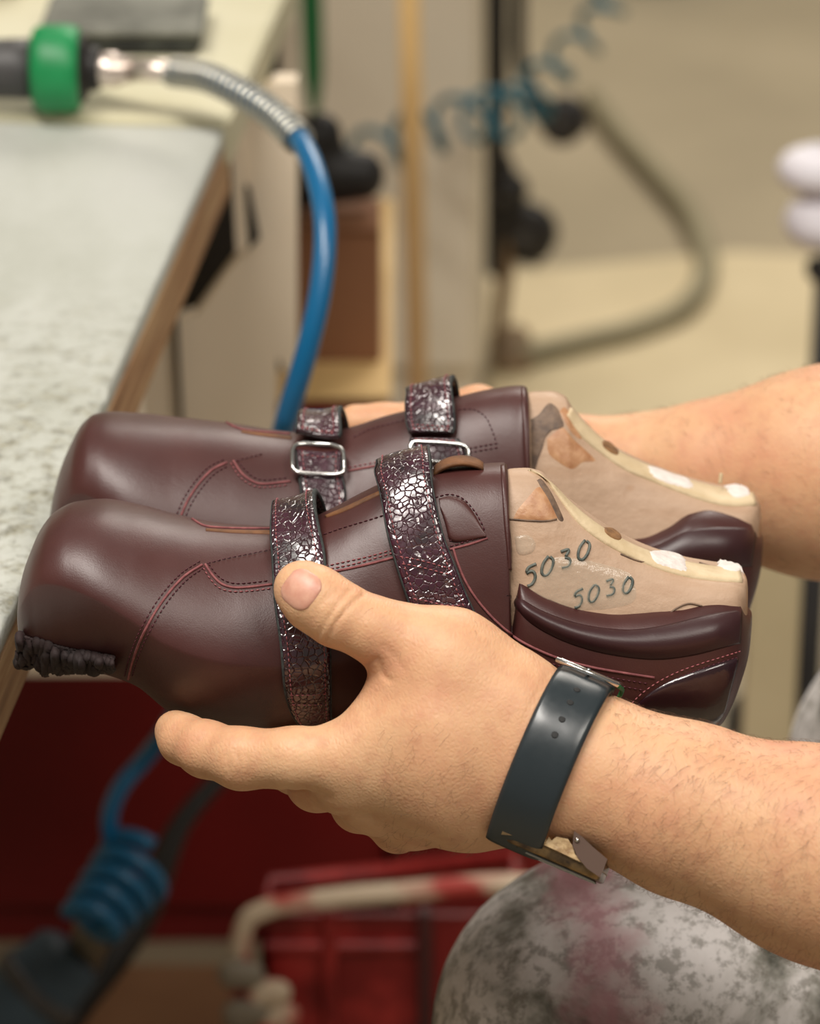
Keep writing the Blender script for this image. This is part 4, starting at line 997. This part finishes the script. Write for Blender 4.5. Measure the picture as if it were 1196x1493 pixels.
cs = case_box(.0, .0070, .0196, HL, .28, 'case', mCase, watch, CSH)
case_box(.0028, .0036, .0199, HL+.0003, .28, 'case_trim', mGold, cs, CSH)
case_box(.0070, .0082, .0176, HL-.0025, .4, 'glass', mGlass, cs, CSH)
def plate(poly, name, mat, th=.0012, off=.0):
    pts = [wc+axis*(CSH+u/1000)+dk_*(rK+t/1000)+tk*(HL+off) for u, t in poly]
    v, f = flat_prism([W(p) for p in pts], th, RC @ tk); return mk(name, v, f, mat, cs, smooth=False)
plate([(-19.6, 5.5), (-19.9, -4.5), (-17.2, -4.2), (-15, -2.6), (-13.6, .8), (-9.5, 1.6), (-9, 2.9), (-14, 3.6)], 'lug', mCase, .0012)
plate([(-19.9, -4.9), (-17.0, -4.6), (-14.6, -2.9), (-13.2, .4), (-9, 1.2), (-9, 2.0), (-13.8, 1.4), (-15.6, -2.2), (-17.6, -3.8), (-19.9, -4.0)], 'chipped_plating', mGold, .0015)
plate([(-3.5, 2.8), (-3.2, -.6), (-1.8, .2), (-.6, -1.8), (3.5, -2.6), (6, -1), (8, 1.4), (12, 3.2), (5, 3.0)], 'chipped_plating', mGold, .0014)
plate([(4.4, -6.2), (8, -5.4), (13, -3.6), (19.6, -1.6), (19.8, 5.6), (14, 4.4), (9, 1.8), (6, -1.2)], 'lug', M_('brown_plate', srgb(104, 84, 74), .35, metal=.5), .0020)
sc0 = wc+axis*(CSH+.0068)+dk_*(rK-.0036)+tk*(HL+.0018)
MB().lathe([(0, .0008), (.0008, .0009), (.0012, .0004)], W(sc0), RC @ tk, 12).build('lug_screw', mMet, cs)

# ---------------------------------------------------------------- workbench
TZ = .82
E0 = G(30, 850, TZ); E1 = G(410, 0, TZ); ed = (E1-E0); ed /= np.linalg.norm(ed); en = np.array([-ed[1], ed[0], 0])   # en points left
def BP(s, t, z): return E0+ed*s+en*t+np.array([0, 0, z-TZ])
bench = empty('workbench', (*BP(.5, .3, 0)[:2], 0.0), 'wooden workbench with worn whitish top at the left', 'workbench')
ns_, nt_ = 240, 110; tv_, tf_ = [], []
S_END = float((G(322, 187, TZ)-E0) @ ed)
sg = np.concatenate([np.linspace(-.45, -.15, 20), np.linspace(-.145, .42, 170), np.linspace(.43, S_END, 50)]); tg_ = np.concatenate([np.linspace(0, .14, 80), np.linspace(.15, .75, 30)])
for s_ in sg:
    for t_ in tg_:
        p = BP(s_, t_, TZ); w = max(0, min(1, (.30-s_)/.25))*.85+.15
        n1 = mnoise.fractal(Vector(p*55), 1.0, 2.0, 4); n2 = mnoise.fractal(Vector(p*16+Vector((3, 1, 0))), 1.0, 2.0, 3)
        z = -abs(n1)*.0024*w - max(0, n2-.15)*.006*w
        edge = .0018*n1*w+.0022*n2*w
        q = p+np.array([0, 0, z])+en*(edge*max(0, 1-t_/.02)+0)
        if t_ < .006: q = q-np.array([0, 0, .0016*(1-t_/.006)])
        tv_.append(q)
for i in range(ns_-1):
    for j in range(nt_-1): a = i*nt_+j; tf_.append((a, a+nt_, a+nt_+1, a+1))
# vertical painted lip below the rim closes the slab
o = len(tv_)
for i in range(ns_): tv_.append(BP(sg[i], 0.0008, TZ-.012))
for i in range(ns_-1): tf_.append((i*nt_, o+i, o+i+1, (i+1)*nt_))
mk('tabletop', tv_, tf_, mTop, bench)
def slab(s0, s1, t0, t1, z0, z1, name, mat, par=None, bev=.0015):
    m = MB(); lo = np.array([s0, t0, z0]); hi = np.array([s1, t1, z1]); m.box(lo, hi, bev=bev)
    m.v = [list(BP(v[0], v[1], v[2])) for v in m.v]
    m.f = [q[::-1] for q in m.f] if False else m.f
    return m.build(name, mat, par or bench, smooth=False)
slab(-.45, S_END+.02, .0, .75, TZ-.046, TZ-.0118, 'ply_edge', mWoodE)
slab(float((G(132, 620, TZ)-E0) @ ed), float((G(222, 430, TZ)-E0) @ ed), .004, .03, TZ-.10, TZ-.0465, 'apron_rail', mWhite)
slab(S_END, 1.3, -.003, .75, TZ-.024, TZ+.005, 'back_board', mYel, bev=.003)
# side board under the bench, facing the seat, with cut-away corner and a black box behind
YP = 1.95
def VP(px, py, Y=YP): return V(px, py, Y)
pan = [VP(-260, 210), VP(258, 452), VP(262, 400), VP(285, 470), VP(318, 412), VP(336, 380), VP(345, 300), VP(343, 205), VP(366, 185), VP(400, 200), VP(433, 248), VP(433, 515), VP(428, 560), VP(405, 520), VP(402, 640), VP(402, 985), VP(-260, 985)]
pan = [VP(-260, 470), VP(257, 470), VP(285, 462), VP(322, 410), VP(345, 378), VP(352, 330), VP(340, 210), VP(366, 150), VP(400, 120), VP(433, 120), VP(433, 515), VP(428, 560), VP(405, 520), VP(402, 640), VP(402, 985), VP(-260, 985)]
import bmesh
def poly_solid(poly, thick, axis, name, mat, par):
    bm = bmesh.new(); vs_ = [bm.verts.new(p) for p in poly]; f_ = bm.faces.new(vs_)
    r = bmesh.ops.extrude_face_region(bm, geom=[f_]); a = np.array(axis, float)*thick
    for e in r['geom']:
        if isinstance(e, bmesh.types.BMVert): e.co += Vector(a)
    bmesh.ops.triangulate(bm, faces=[f for f in bm.faces if len(f.verts) > 4]); bmesh.ops.recalc_face_normals(bm, faces=bm.faces)
    bm.verts.index_update(); v = [tuple(x.co) for x in bm.verts]; f = [[x.index for x in q.verts] for q in bm.faces]; bm.free()
    return mk(name, v, f, mat, par, smooth=False)
poly_solid(pan, .018, (0, 1, 0), 'side_board', mWhite, bench)
poly_solid([VP(252, 470, 1.945), VP(259, 452, 1.945), VP(268, 640, 1.945), VP(262, 640, 1.945)], .003, (0, -1, 0), 'board_joint', mBlk, bench)
poly_solid([VP(335, 190, 1.94), VP(352, 215, 1.94), VP(362, 360, 1.94), VP(345, 372, 1.94)], .02, (0, 1, 0), 'diagonal_brace', mWhite, bench)
poly_solid([VP(357, 268, 1.945), VP(364, 272, 1.945), VP(379, 345, 1.945), VP(362, 362, 1.945), VP(358, 330, 1.945)], .003, (0, -1, 0), 'dark_triangle', mBlk, bench)  # flat black triangle laid on the side board
MB().box((VP(200, 300)[0], 2.08, .56), (VP(395, 300)[0], 2.14, .80)).build('opening_shade', mBlk, bench, smooth=False)  # black box, its colour stands in for the shade inside the opening
for s_, t_ in ((-.40, .66), (.95, .66)):
    slab(s_, s_+.06, t_, t_+.06, 0, TZ-.046, 'leg', mWhite)

# ---------------------------------------------------------------- things on the bench
def axis_frame(p, q): a = np.array(q)-np.array(p); return a/np.linalg.norm(a)
TY = 1.83
tl = V(-40, 100, TY); tr = V(146, 100, TY)
tool = empty('air_tool', (V(60, 160, TY)[0], TY, TZ), 'grey air tool with a green collar lying on the bench', 'tool')
mpx = FPX/(np.linalg.norm(V(90, 100, TY)-C0)*.985); R_ = lambda px: px/mpx
ax_ = axis_frame(tl, tr); X_ = lambda px: V(px, 100, TY)
def tl_seg(x0, x1, prof, name, mat, par=tool, n=36):
    p = X_(x0); q = X_(x1); L = np.linalg.norm(q-p); return MB().lathe([(t*L, R_(r)) for t, r in prof], p, axis_frame(p, q), n).build(name, mat, par)
tl_seg(-260, 52, [(0, 30), (.02, 40), (.3, 42), (.6, 40), (.9, 44), (1, 44)], 'handle', mGrey)
tl_seg(48, 118, [(0, 52), (.06, 60), (.25, 64), (.75, 64), (.95, 61), (1, 54)], 'collar', mGreen)
tl_seg(112, 128, [(0, 54), (.4, 52), (1, 42)], 'end_ring', mBlk)
tl_seg(124, 148, [(0, 34), (.8, 32), (1, 26)], 'nozzle', mBlk)
MB().box((X_(-100)[0], TY-.01, TZ+R_(102)), (X_(50)[0], TY+.01, TZ+R_(112)), bev=.003).build('trigger', mGreen, tool)
hy = TY
hose = empty('air_hose', V(400, 300, hy-.3), 'blue air hose running from the tool over the bench edge and down', 'hose')
hp = lambda x, y, Y: V(x, y, Y)
MB().lathe([(0, R_(22)), (.3, R_(24)), (.31, R_(20)), (1, R_(18))], X_(142), ax_ , 20).build('hose_fitting', mBrass, hose) if False else None
p_, q_ = hp(142, 102, hy), hp(190, 102, hy-.01); L = np.linalg.norm(q_-p_)
MB().lathe([(0, R_(23)), (.02*L, R_(25)), (.6*L, R_(25)), (.62*L, R_(20)), (L, R_(19))], p_, axis_frame(p_, q_), 24).build('hose_fitting', mBrass, hose)
p_, q_ = hp(188, 101, hy-.01), hp(262, 104, hy-.02); L = np.linalg.norm(q_-p_)
MB().lathe([(0, R_(16)), (L, R_(16))], p_, axis_frame(p_, q_), 24).build('hose_ferrule', mBrass, hose)
hosepts = [hp(250, 104, hy-.02), hp(300, 112, hy-.04), hp(350, 135, hy-.08), hp(400, 168, hy-.13), hp(438, 205, hy-.18), hp(462, 260, hy-.22), hp(474, 330, hy-.25), hp(468, 420, hy-.27), hp(448, 510, hy-.28), hp(424, 590, hy-.28), hp(410, 640, hy-.27), hp(370, 800, hy-.22), hp(300, 960, hy-.1), hp(245, 1060, hy-.02),
           hp(212, 1105, hy), hp(178, 1145, hy), hp(160, 1190, hy), hp(166, 1235, hy+.0), hp(188, 1268, hy+.0)]
dist = lambda Y: Y
MB().tube(hosepts, [.0058]*19, n=16, per=10).build('hose_tube', mBlue, hose)
cq = catmull(hosepts[:5], 14); spr = []
Tq = np.gradient(cq, axis=0); Tq /= np.linalg.norm(Tq, axis=1)[:, None]
nt2 = 24; m_ = 24*16
for k in range(m_):
    u = k/(m_-1)*(len(cq)-1); i = min(int(u), len(cq)-2); c = cq[i]*(1-u+i)+cq[i+1]*(u-i); t = Tq[i]; n = np.cross(t, [0, 0, 1]); n /= np.linalg.norm(n); b = np.cross(t, n); a = 2*math.pi*k/16
    spr.append(c+.0078*(math.cos(a)*n+math.sin(a)*b))
MB().tube(spr, .0012, n=6, per=1, smooth=False).build('spring_guard', mSteel, hose)
# coiled lower end of the hose with its coupling
cpts = []
c0_, c1_ = hp(205, 1256, hy), hp(128, 1350, hy-.05); cax = c1_-c0_
u1 = np.cross(cax, [0, 1, .3]); u1 /= np.linalg.norm(u1); u2 = np.cross(cax/np.linalg.norm(cax), u1)
for k in range(0, 4*24+8):
    a = 2*math.pi*k/24; cpts.append(c0_+cax*(k/104)+(.023-.008*k/104)*(math.cos(a+2.6)*u1+math.sin(a+2.6)*u2))
MB().tube(cpts, .0058, n=12, per=1, smooth=False).build('hose_coil', mBlue2, hose)
p_, q_ = hp(165, 1290, hy+.03), hp(120, 1400, hy+.06); L = np.linalg.norm(q_-p_)
MB().lathe([(0, .010), (.1*L, .015), (.5*L, .0165), (.55*L, .013), (L, .013)], p_, axis_frame(p_, q_), 24).build('hose_coupling', mFit, hose)
sleeve = empty('blue_grey_canister', hp(40, 1480, hy+.05), 'blurred blue-grey tube below the coiled hose at the lower left', 'tube')
p_, q_ = hp(108, 1385, hy+.05), hp(-60, 1560, hy+.02); L = np.linalg.norm(q_-p_)
MB().lathe([(0, .018), (.05*L, .025), (.3*L, .030), (L, .034)], p_, axis_frame(p_, q_), 28).build('tube_body', mCan, sleeve)
MB().lathe([(.26*L, .0305), (.28*L, .0325), (.34*L, .0330), (.36*L, .031)], p_, axis_frame(p_, q_), 28).build('tube_band', mGrey, sleeve)
cab = empty('power_cable', hp(200, 1330, 1.98), 'thick black cable hanging beside the coiled blue hose', 'cable')
MB().tube([hp(420, 1030, 2.02), hp(330, 1125, 2.0), hp(262, 1205, 1.98), (hp(212, 1320, 1.96)), hp(160, 1400, 1.94), hp(105, 1475, 1.92), hp(60, 1560, 1.9)], [.0055, .006, .0075, .012, .013, .012, .012], n=12).build('cable_cord', mBlk, cab)
# abrasive block behind the tool and the pale pad under it
bz = TZ+.0055
BY = float(G(200, 82, bz)[1])
blk = empty('abrasive_block', (V(210, 60, BY)[0], BY+.03, bz), 'dark grey gritty block on the bench behind the green-collared tool', 'block')
b0 = V(62, 82, BY); b1 = V(292, 82, BY); ht = R_(44)
MB().box((b0[0], BY, bz), (b1[0], BY+.075, bz+ht*.62), bev=.004).build('block_base', mBlackGrit, blk, smooth=False)
MB().box((b0[0]-.002, BY-.001, bz+ht*.62), (b1[0]+.002, BY+.077, bz+ht), bev=.004).build('block_top', mGreyB, blk, smooth=False)
MB().box((V(-80, 20, BY+.13)[0], BY+.12, bz), (V(40, 20, BY+.13)[0], BY+.2, bz+.03), bev=.01).build('fabric_roll', mLav, smooth=True)
tag(bpy.context.scene.objects['fabric_roll'], 'pale folded cloth at the far left of the bench top', 'cloth')

# ---------------------------------------------------------------- behind the bench
RY = 2.25
red = empty('red_cabinet', (V(200, 1390, RY)[0], RY+.2, 0), 'dark red lacquered cabinet below and behind the bench', 'cabinet')
x0, x1 = V(-250, 900, RY)[0], V(563, 600, RY)[0]
zt = float(V(500, 574, RY)[2]); zb = 0.0
MB().box((x0, RY, zb), (x1, RY+.42, zt-.004), bev=.002).build('carcass', mRed, red, smooth=False)
MB().box((x0-.005, RY-.004, zt-.004), (x1+.004, RY+.424, zt), bev=.001).build('top_board', mTan2, red, smooth=False)
MB().box((x0+.01, RY-.016, .04), (x1-.002, RY-.001, zt-.008), bev=.004).build('door', mRed, red, smooth=False)
rp = empty('red_bin', (V(680, 1300, RY-.02)[0], RY+.1, 0), 'plain dark red bin between the cabinet and the scuffed crate', 'bin')
MB().box((x1+.004, RY-.03, 0), (V(800, 1200, RY)[0], RY+.30, .30), bev=.006).build('bin_body', mRed, rp, smooth=False)
MB().box((x1+.006, RY-.036, .30), (V(800, 1200, RY)[0]+.004, RY+.306, .318), bev=.004).build('bin_lid', mRed, rp, smooth=False)
cbx = empty('cardboard_box', (V(497, 530, 2.31)[0], 2.4, zt), 'brown cardboard box on the red cabinet behind the blue hose', 'box')
bx0, bx1 = V(330, 500, 2.31)[0], V(556, 500, 2.31)[0]; bzt = float(V(500, 335, 2.31)[2])
MB().box((bx0, 2.31, zt), (bx1, 2.31+.07, bzt), bev=.002).build('box_body', mCard, cbx, smooth=False)
MB().box((bx0, 2.306, bzt), (bx1, 2.306+.038, bzt+.003)).build('box_flap', mCard, cbx, smooth=False)
bag = SDF(np.array([-.20, -.2, -.2]), np.array([.2, .2, .2]), .006)
bag.cone(np.array([-.05, -.05, 0]), np.array([.045, -.05, 0]), .042, .030, .02); bag.cone(np.array([-.05, -.02, 0]), np.array([-.01, .0, 0]), .042, .028, .02)
gv_, gf_ = bag.mesh(); gv_ = gv_[:, [0, 2, 1]]
zmin = gv_[:, 2].min(); gv_ = gv_*np.array([.55, .5, .62])+np.array([V(480, 250, 2.34)[0], 2.345, bzt+.004-zmin*.62])
o = mk('black_bag', gv_, gf_, mBlk); tag(o, 'black soft bag slumped on top of the brown cardboard box', 'bag')

CYY = 3.3
cabn = empty('cream_cabinet', (V(480, 600, CYY)[0], CYY+.2, 0), 'tall cream painted cabinet behind the ochre post', 'cabinet')
cx0, cx1 = V(150, 300, CYY)[0], V(700, 300, CYY)[0]
MB().box((cx0, CYY, 0), (cx1, CYY+.4, 1.5), bev=.004).build('carcass', mCreamD, cabn, smooth=False)
for a, b in ((cx0+.005, (cx0+cx1)/2-.003), ((cx0+cx1)/2+.003, cx1-.005)):
    for z0, z1 in ((.06, 1.48),):
        dd = MB().box((a, CYY-.018, z0), (b, CYY-.001, z1), bev=.004).build('door', mCreamD, cabn, smooth=False)
        MB().box((b-.05, CYY-.03, z1-.10), (b-.035, CYY-.018, z1-.04), bev=.002).build('handle', mMet, dd, smooth=False)
YO = 2.75
post = empty('wooden_post', (V(608, 560, YO)[0], YO, 0), 'slim upright ochre wooden post behind the shoes', 'post')
a, b = V(594, 560, YO)[0], V(624, 560, YO)[0]; sl_ = V(581, 0, YO)[0]-V(594, 560, YO)[0]; h_ = V(581, 0, YO)[2]-V(594, 560, YO)[2]
pm = MB().box((a, YO, 0), (b, YO+.018, 1.9), bev=.002); zr_ = V(594, 560, YO)[2]
pm.v = [[v[0]+(v[2]-zr_)*sl_/h_, v[1], v[2]] for v in pm.v]; pm.build('post_upright', mTan2, post, smooth=False)
MB().box((a-.03, YO-.03, 0), (b+.03, YO+.05, .02), bev=.002).build('post_foot', mTan2, post, smooth=False)
gs = empty('green_strap', V(455, 0, 3.1), 'dark green strap hanging down in front of the cream cabinet', 'strap')
gp = [V(452, -60, 3.1), V(455, 40, 3.1), V(457, 110, 3.1), V(458, 165, 3.1)]
MB().tube(gp, [.011, .011, .010, .005], n=10, per=6).build('strap_webbing', mGreenD, gs)
MB().tube([V(452, -400, 3.1), V(452, -50, 3.1)], .004, n=8, per=2).build('strap_cord', mGreenD, gs)

# wheeled black stand with cables
YS = 3.45
st = empty('machine_stand', (V(745, 560, YS)[0], YS, 0), 'black metal stand with hanging pulleys behind the shoes', 'stand')
vp = lambda x, y, Y=YS: V(x, y, Y)
MB().tube([vp(724, -300), vp(724, 330), vp(722, 400)], .012, n=10, per=2).build('upright', mBlk, st)
MB().tube([vp(772, -300), vp(756, 60), vp(778, 130), vp(792, 180)], .008, n=10, per=4).build('upright', mBlk, st)
MB().tube([vp(745, 330), vp(732, 440), vp(722, 560), vp(720, 600)], [.011, .009, .007, .006], n=10, per=4).build('lower_rod', mTan2 if False else varied('brown_rod', srgb(120, 96, 68), srgb(134, 110, 80), 10, .6), st)
def wheel(cx_, cy_, r, nm, tilt=(.3, 1, .1)):
    c = vp(cx_, cy_); aa = np.array(tilt, float)
    w = MB().lathe([(-.016, r*.5), (-.016, r*.86), (-.010, r), (.010, r), (.016, r*.86), (.016, r*.5)], c, aa, 28).build(nm, mBlk, st)
    MB().lathe([(-.020, r*.12), (-.019, r*.3), (.019, r*.3), (.020, r*.12)], c, aa, 16).build('hub', mGrey, w)
wheel(768, 340, .034, 'pulley'); wheel(822, 175, .026, 'pulley', (.5, 1, 0)); wheel(740, 280, .022, 'pulley')
MB().tube([vp(735, 230), vp(760, 300), vp(790, 350), vp(775, 385)], .008, n=8).build('bracket', mBlk, st)
MB().box((vp(715, 560)[0], YS-.05, 0), (vp(775, 560)[0], YS+.05, .03), bev=.01).build('foot', varied('brown_foot', srgb(110, 90, 64), srgb(120, 98, 70), 10), st, smooth=False)
# teal spiral hose stretched behind the post
th = []; A0, A1, A2 = V(500, 245, 3.1), V(760, 160, 3.32), V(880, 20, 3.45)
cl = catmull([A0, V(600, 200, 3.15), V(690, 170, 3.2), A1, V(820, 90, 3.4), A2, V(900, -80, 3.5)], 60)
Tl = np.gradient(cl, axis=0); Tl /= np.linalg.norm(Tl, axis=1)[:, None]
for k in range(len(cl)):
    n = np.cross(Tl[k], [0, 0, 1]); n /= np.linalg.norm(n); b = np.cross(Tl[k], n); a = 2*math.pi*k/38
    rr = .024*(1 if k < 220 else .8); th.append(cl[k]+rr*(math.cos(a)*n+math.sin(a)*b))
o = MB().tube(th, .0042, n=6, per=1, smooth=False).build('spiral_hose', mTeal); tag(o, 'teal spiral air hose stretched behind the ochre post', 'hose')
bas = empty('blue_basin', (V(940, -40, 4.3)[0], 4.3, 0), 'round blue plastic basin at the top edge, on the floor', 'basin')
c = G(940, -45, .0); c = np.array([c[0], c[1], 0]); bas.location = c
MB().lathe([(0, .04), (.004, .085), (.05, .115), (.055, .125), (.060, .125), (.058, .112), (.012, .082), (.010, .0)], c, (0, 0, 1), 40, cap=False).build('basin_bowl', mBasin, bas)
MB().lathe([(.052, .122), (.052, .130), (.060, .130), (.060, .122)], c, (0, 0, 1), 40, cap=False).build('basin_rim', mBasin, bas)
gh = MB().tube([G(862, 150, .012)+[0, 0, .0], G(905, 205, .012), G(965, 270, .012), G(1012, 330, .012), G(1030, 400, .012), G(1000, 455, .012), G(930, 488, .012), G(850, 508, .012), G(760, 530, .012)], .0135, n=12).build('floor_hose', mHoseG)
tag(gh, 'thick grey-green hose curving in a loop on the floor', 'hose')
pb = MB(); q = [G(640, 618, 0), G(712, 600, 0), G(712, 408, 0), G(1075, 375, 0), G(1500, 400, 0), G(1500, 700, 0), G(620, 700, 0)]
v, f = flat_prism([np.array(p)*[1, 1, 0]+[0, 0, .002] for p in q], .006, (0, 0, 1)); o = pb.add(v, [x[::-1] for x in f]).build('plywood_sheet', mPly, smooth=False)
tag(o, 'pale plywood sheet lying on the floor under the grey hose', 'board')
gh.location.z += .008

# white spools on a black stand at the right edge
YW = 2.6
wst = empty('spool_stand', (V(1195, 520, YW)[0], YW, 0), 'black upright stand cut by the right edge of the photo', 'stand')
MB().lathe([(0, .07), (.012, .07), (.02, .02), (.03, .013), (float(V(1190, 410, YW)[2]), .012)], (V(1203, 520, YW)[0], YW, 0), (0, 0, 1), 20).build('stand_pole', mBlk, wst)
MB().lathe([(0, .018), (.004, .02), (.012, .02), (.014, .016)], (V(1203, 520, YW)[0], YW, float(V(1190, 404, YW)[2])), (0, 0, 1), 20).build('stand_cup', mBlk, wst)
def spool(py, px, lab, hh, r):
    zc = float(V(px, py, YW)[2]); e = empty('spool', (V(px, py, YW)[0], YW, zc-hh), lab, 'spool', 'white spools on the black stand')
    o_ = (V(px, py, YW)[0], YW, zc-hh); z = np.linspace(0, 2*hh, 11)
    MB().lathe([(t, r*math.sqrt(max(.12, 1-((t-hh)/hh)**2*.85))*(1+.012*math.sin(t*900))) for t in z], o_, (0, 0, 1), 28).build('wound_thread', mWhiteP, e)
    MB().lathe([(-.002, r*.3), (2*hh+.002, r*.3)], o_, (0, 0, 1), 16).build('spool_core', mWhiteP, e)
spool(247, 1192, 'upper white thread spool at the right edge', .018, .033)
spool(322, 1200, 'lower white thread spool at the right edge', .022, .032)
lp = MB(); s0 = V(1168, 1000, 2.1)
lb_ = empty('pale_board', (V(1128, 1000, 2.12)[0], 2.12, 0), 'pale upright wooden board under the far forearm', 'board')
MB().box((V(1092, 900, 2.1)[0], 2.1, 0), (V(1168, 900, 2.1)[0], 2.12, .45), bev=.002).build('board_panel', mPly, lb_, smooth=False)
MB().box((V(1060, 900, 2.1)[0], 2.09, 0), (V(1168, 900, 2.1)[0], 2.19, .018), bev=.002).build('board_foot', mPly, lb_, smooth=False)

# ---------------------------------------------------------------- crate and cardboard low in front
KY = 1.9
crate = empty('red_crate', (V(560, 1493, KY)[0], KY, 0), 'scuffed red plastic crate with a worn pale rim', 'crate')
czt = float(V(560, 1312, KY)[2]); kx0, kx1 = V(350, 1300, KY)[0], V(820, 1300, KY)[0]
MB().box((kx0+.012, KY+.012, .0), (kx1-.012, KY+.018, czt-.02), bev=.001).build('front_panel', mRedC, crate, smooth=False)
MB().box((kx0+.012, KY+.045, .0), (kx1-.012, KY+.051, czt-.05)).build('back_panel', mRedC, crate, smooth=False)
MB().box((kx0+.012, KY+.012, .0), (kx0+.018, KY+.051, czt-.03)).build('side_panel', mRedC, crate, smooth=False)
MB().box((kx1-.018, KY+.012, .0), (kx1-.012, KY+.051, czt-.03)).build('side_panel', mRedC, crate, smooth=False)
MB().box((kx0+.012, KY+.012, .0), (kx1-.012, KY+.051, .006)).build('bottom_panel', mRedC, crate, smooth=False)
rim = [np.array([kx0+.003, KY, czt-.24]), np.array([kx0, KY, czt-.12]), np.array([kx0, KY, czt-.03]), np.array([kx0+.018, KY, czt-.007]), np.array([kx0+.06, KY, czt+.001]), np.array([(kx0+kx1)/2, KY, czt+.006]), np.array([kx1-.03, KY, czt+.012]), np.array([kx1, KY, czt-.01]), np.array([kx1, KY, czt-.2])]
MB().tube(rim, .0068, n=12, per=8).build('rim', mRim, crate)
MB().tube([rim[3]+[0, .005, 0], rim[3]+[0, .05, -.01], rim[6]+[0, .05, -.01], rim[6]+[0, .005, 0]], .006, n=10, per=1, smooth=False).build('rim', mRedC, crate)
for px_ in (620, 480):
    xx = V(px_, 1350, KY)[0]; MB().box((xx-.005, KY+.002, 0), (xx+.005, KY+.014, czt-.012), bev=.002).build('rib', varied('dark_rib', srgb(60, 24, 24), srgb(80, 30, 28), 10) if px_ == 620 else mRedC, crate, smooth=False)
MB().box((kx0+.015, KY+.006, czt-.046), (V(610, 1350, KY)[0], KY+.014, czt-.038), bev=.002).build('rib', bpy.data.materials['dark_rib'] if False else mRedC, crate, smooth=False)
for k, (px_, py_, s_) in enumerate(((352, 1420, .017), (392, 1448, .016), (360, 1480, .018), (405, 1490, .017))):
    c = V(px_, py_, KY-.012); sd = SDF(np.array([-.04]*3), np.array([.04]*3), .003); sd.cone([-.004, 0, 0], [.006, -.004, .002*k], s_*.72, s_*.6, .004); vv, ff = sd.mesh()
    vv = vv*[1, .6, 1]+c; mk('latch_block', vv, ff, mRim if k % 2 else mFit, crate)
o = MB().box((V(60, 1440, 2.05)[0], 1.75, .0), (V(335, 1440, 2.0)[0]+.01, 2.20, .012), bev=.002).build('floor_cardboard', mCard2, smooth=False); tag(o, 'flat brown cardboard sheet on the floor at the lower left', 'cardboard')
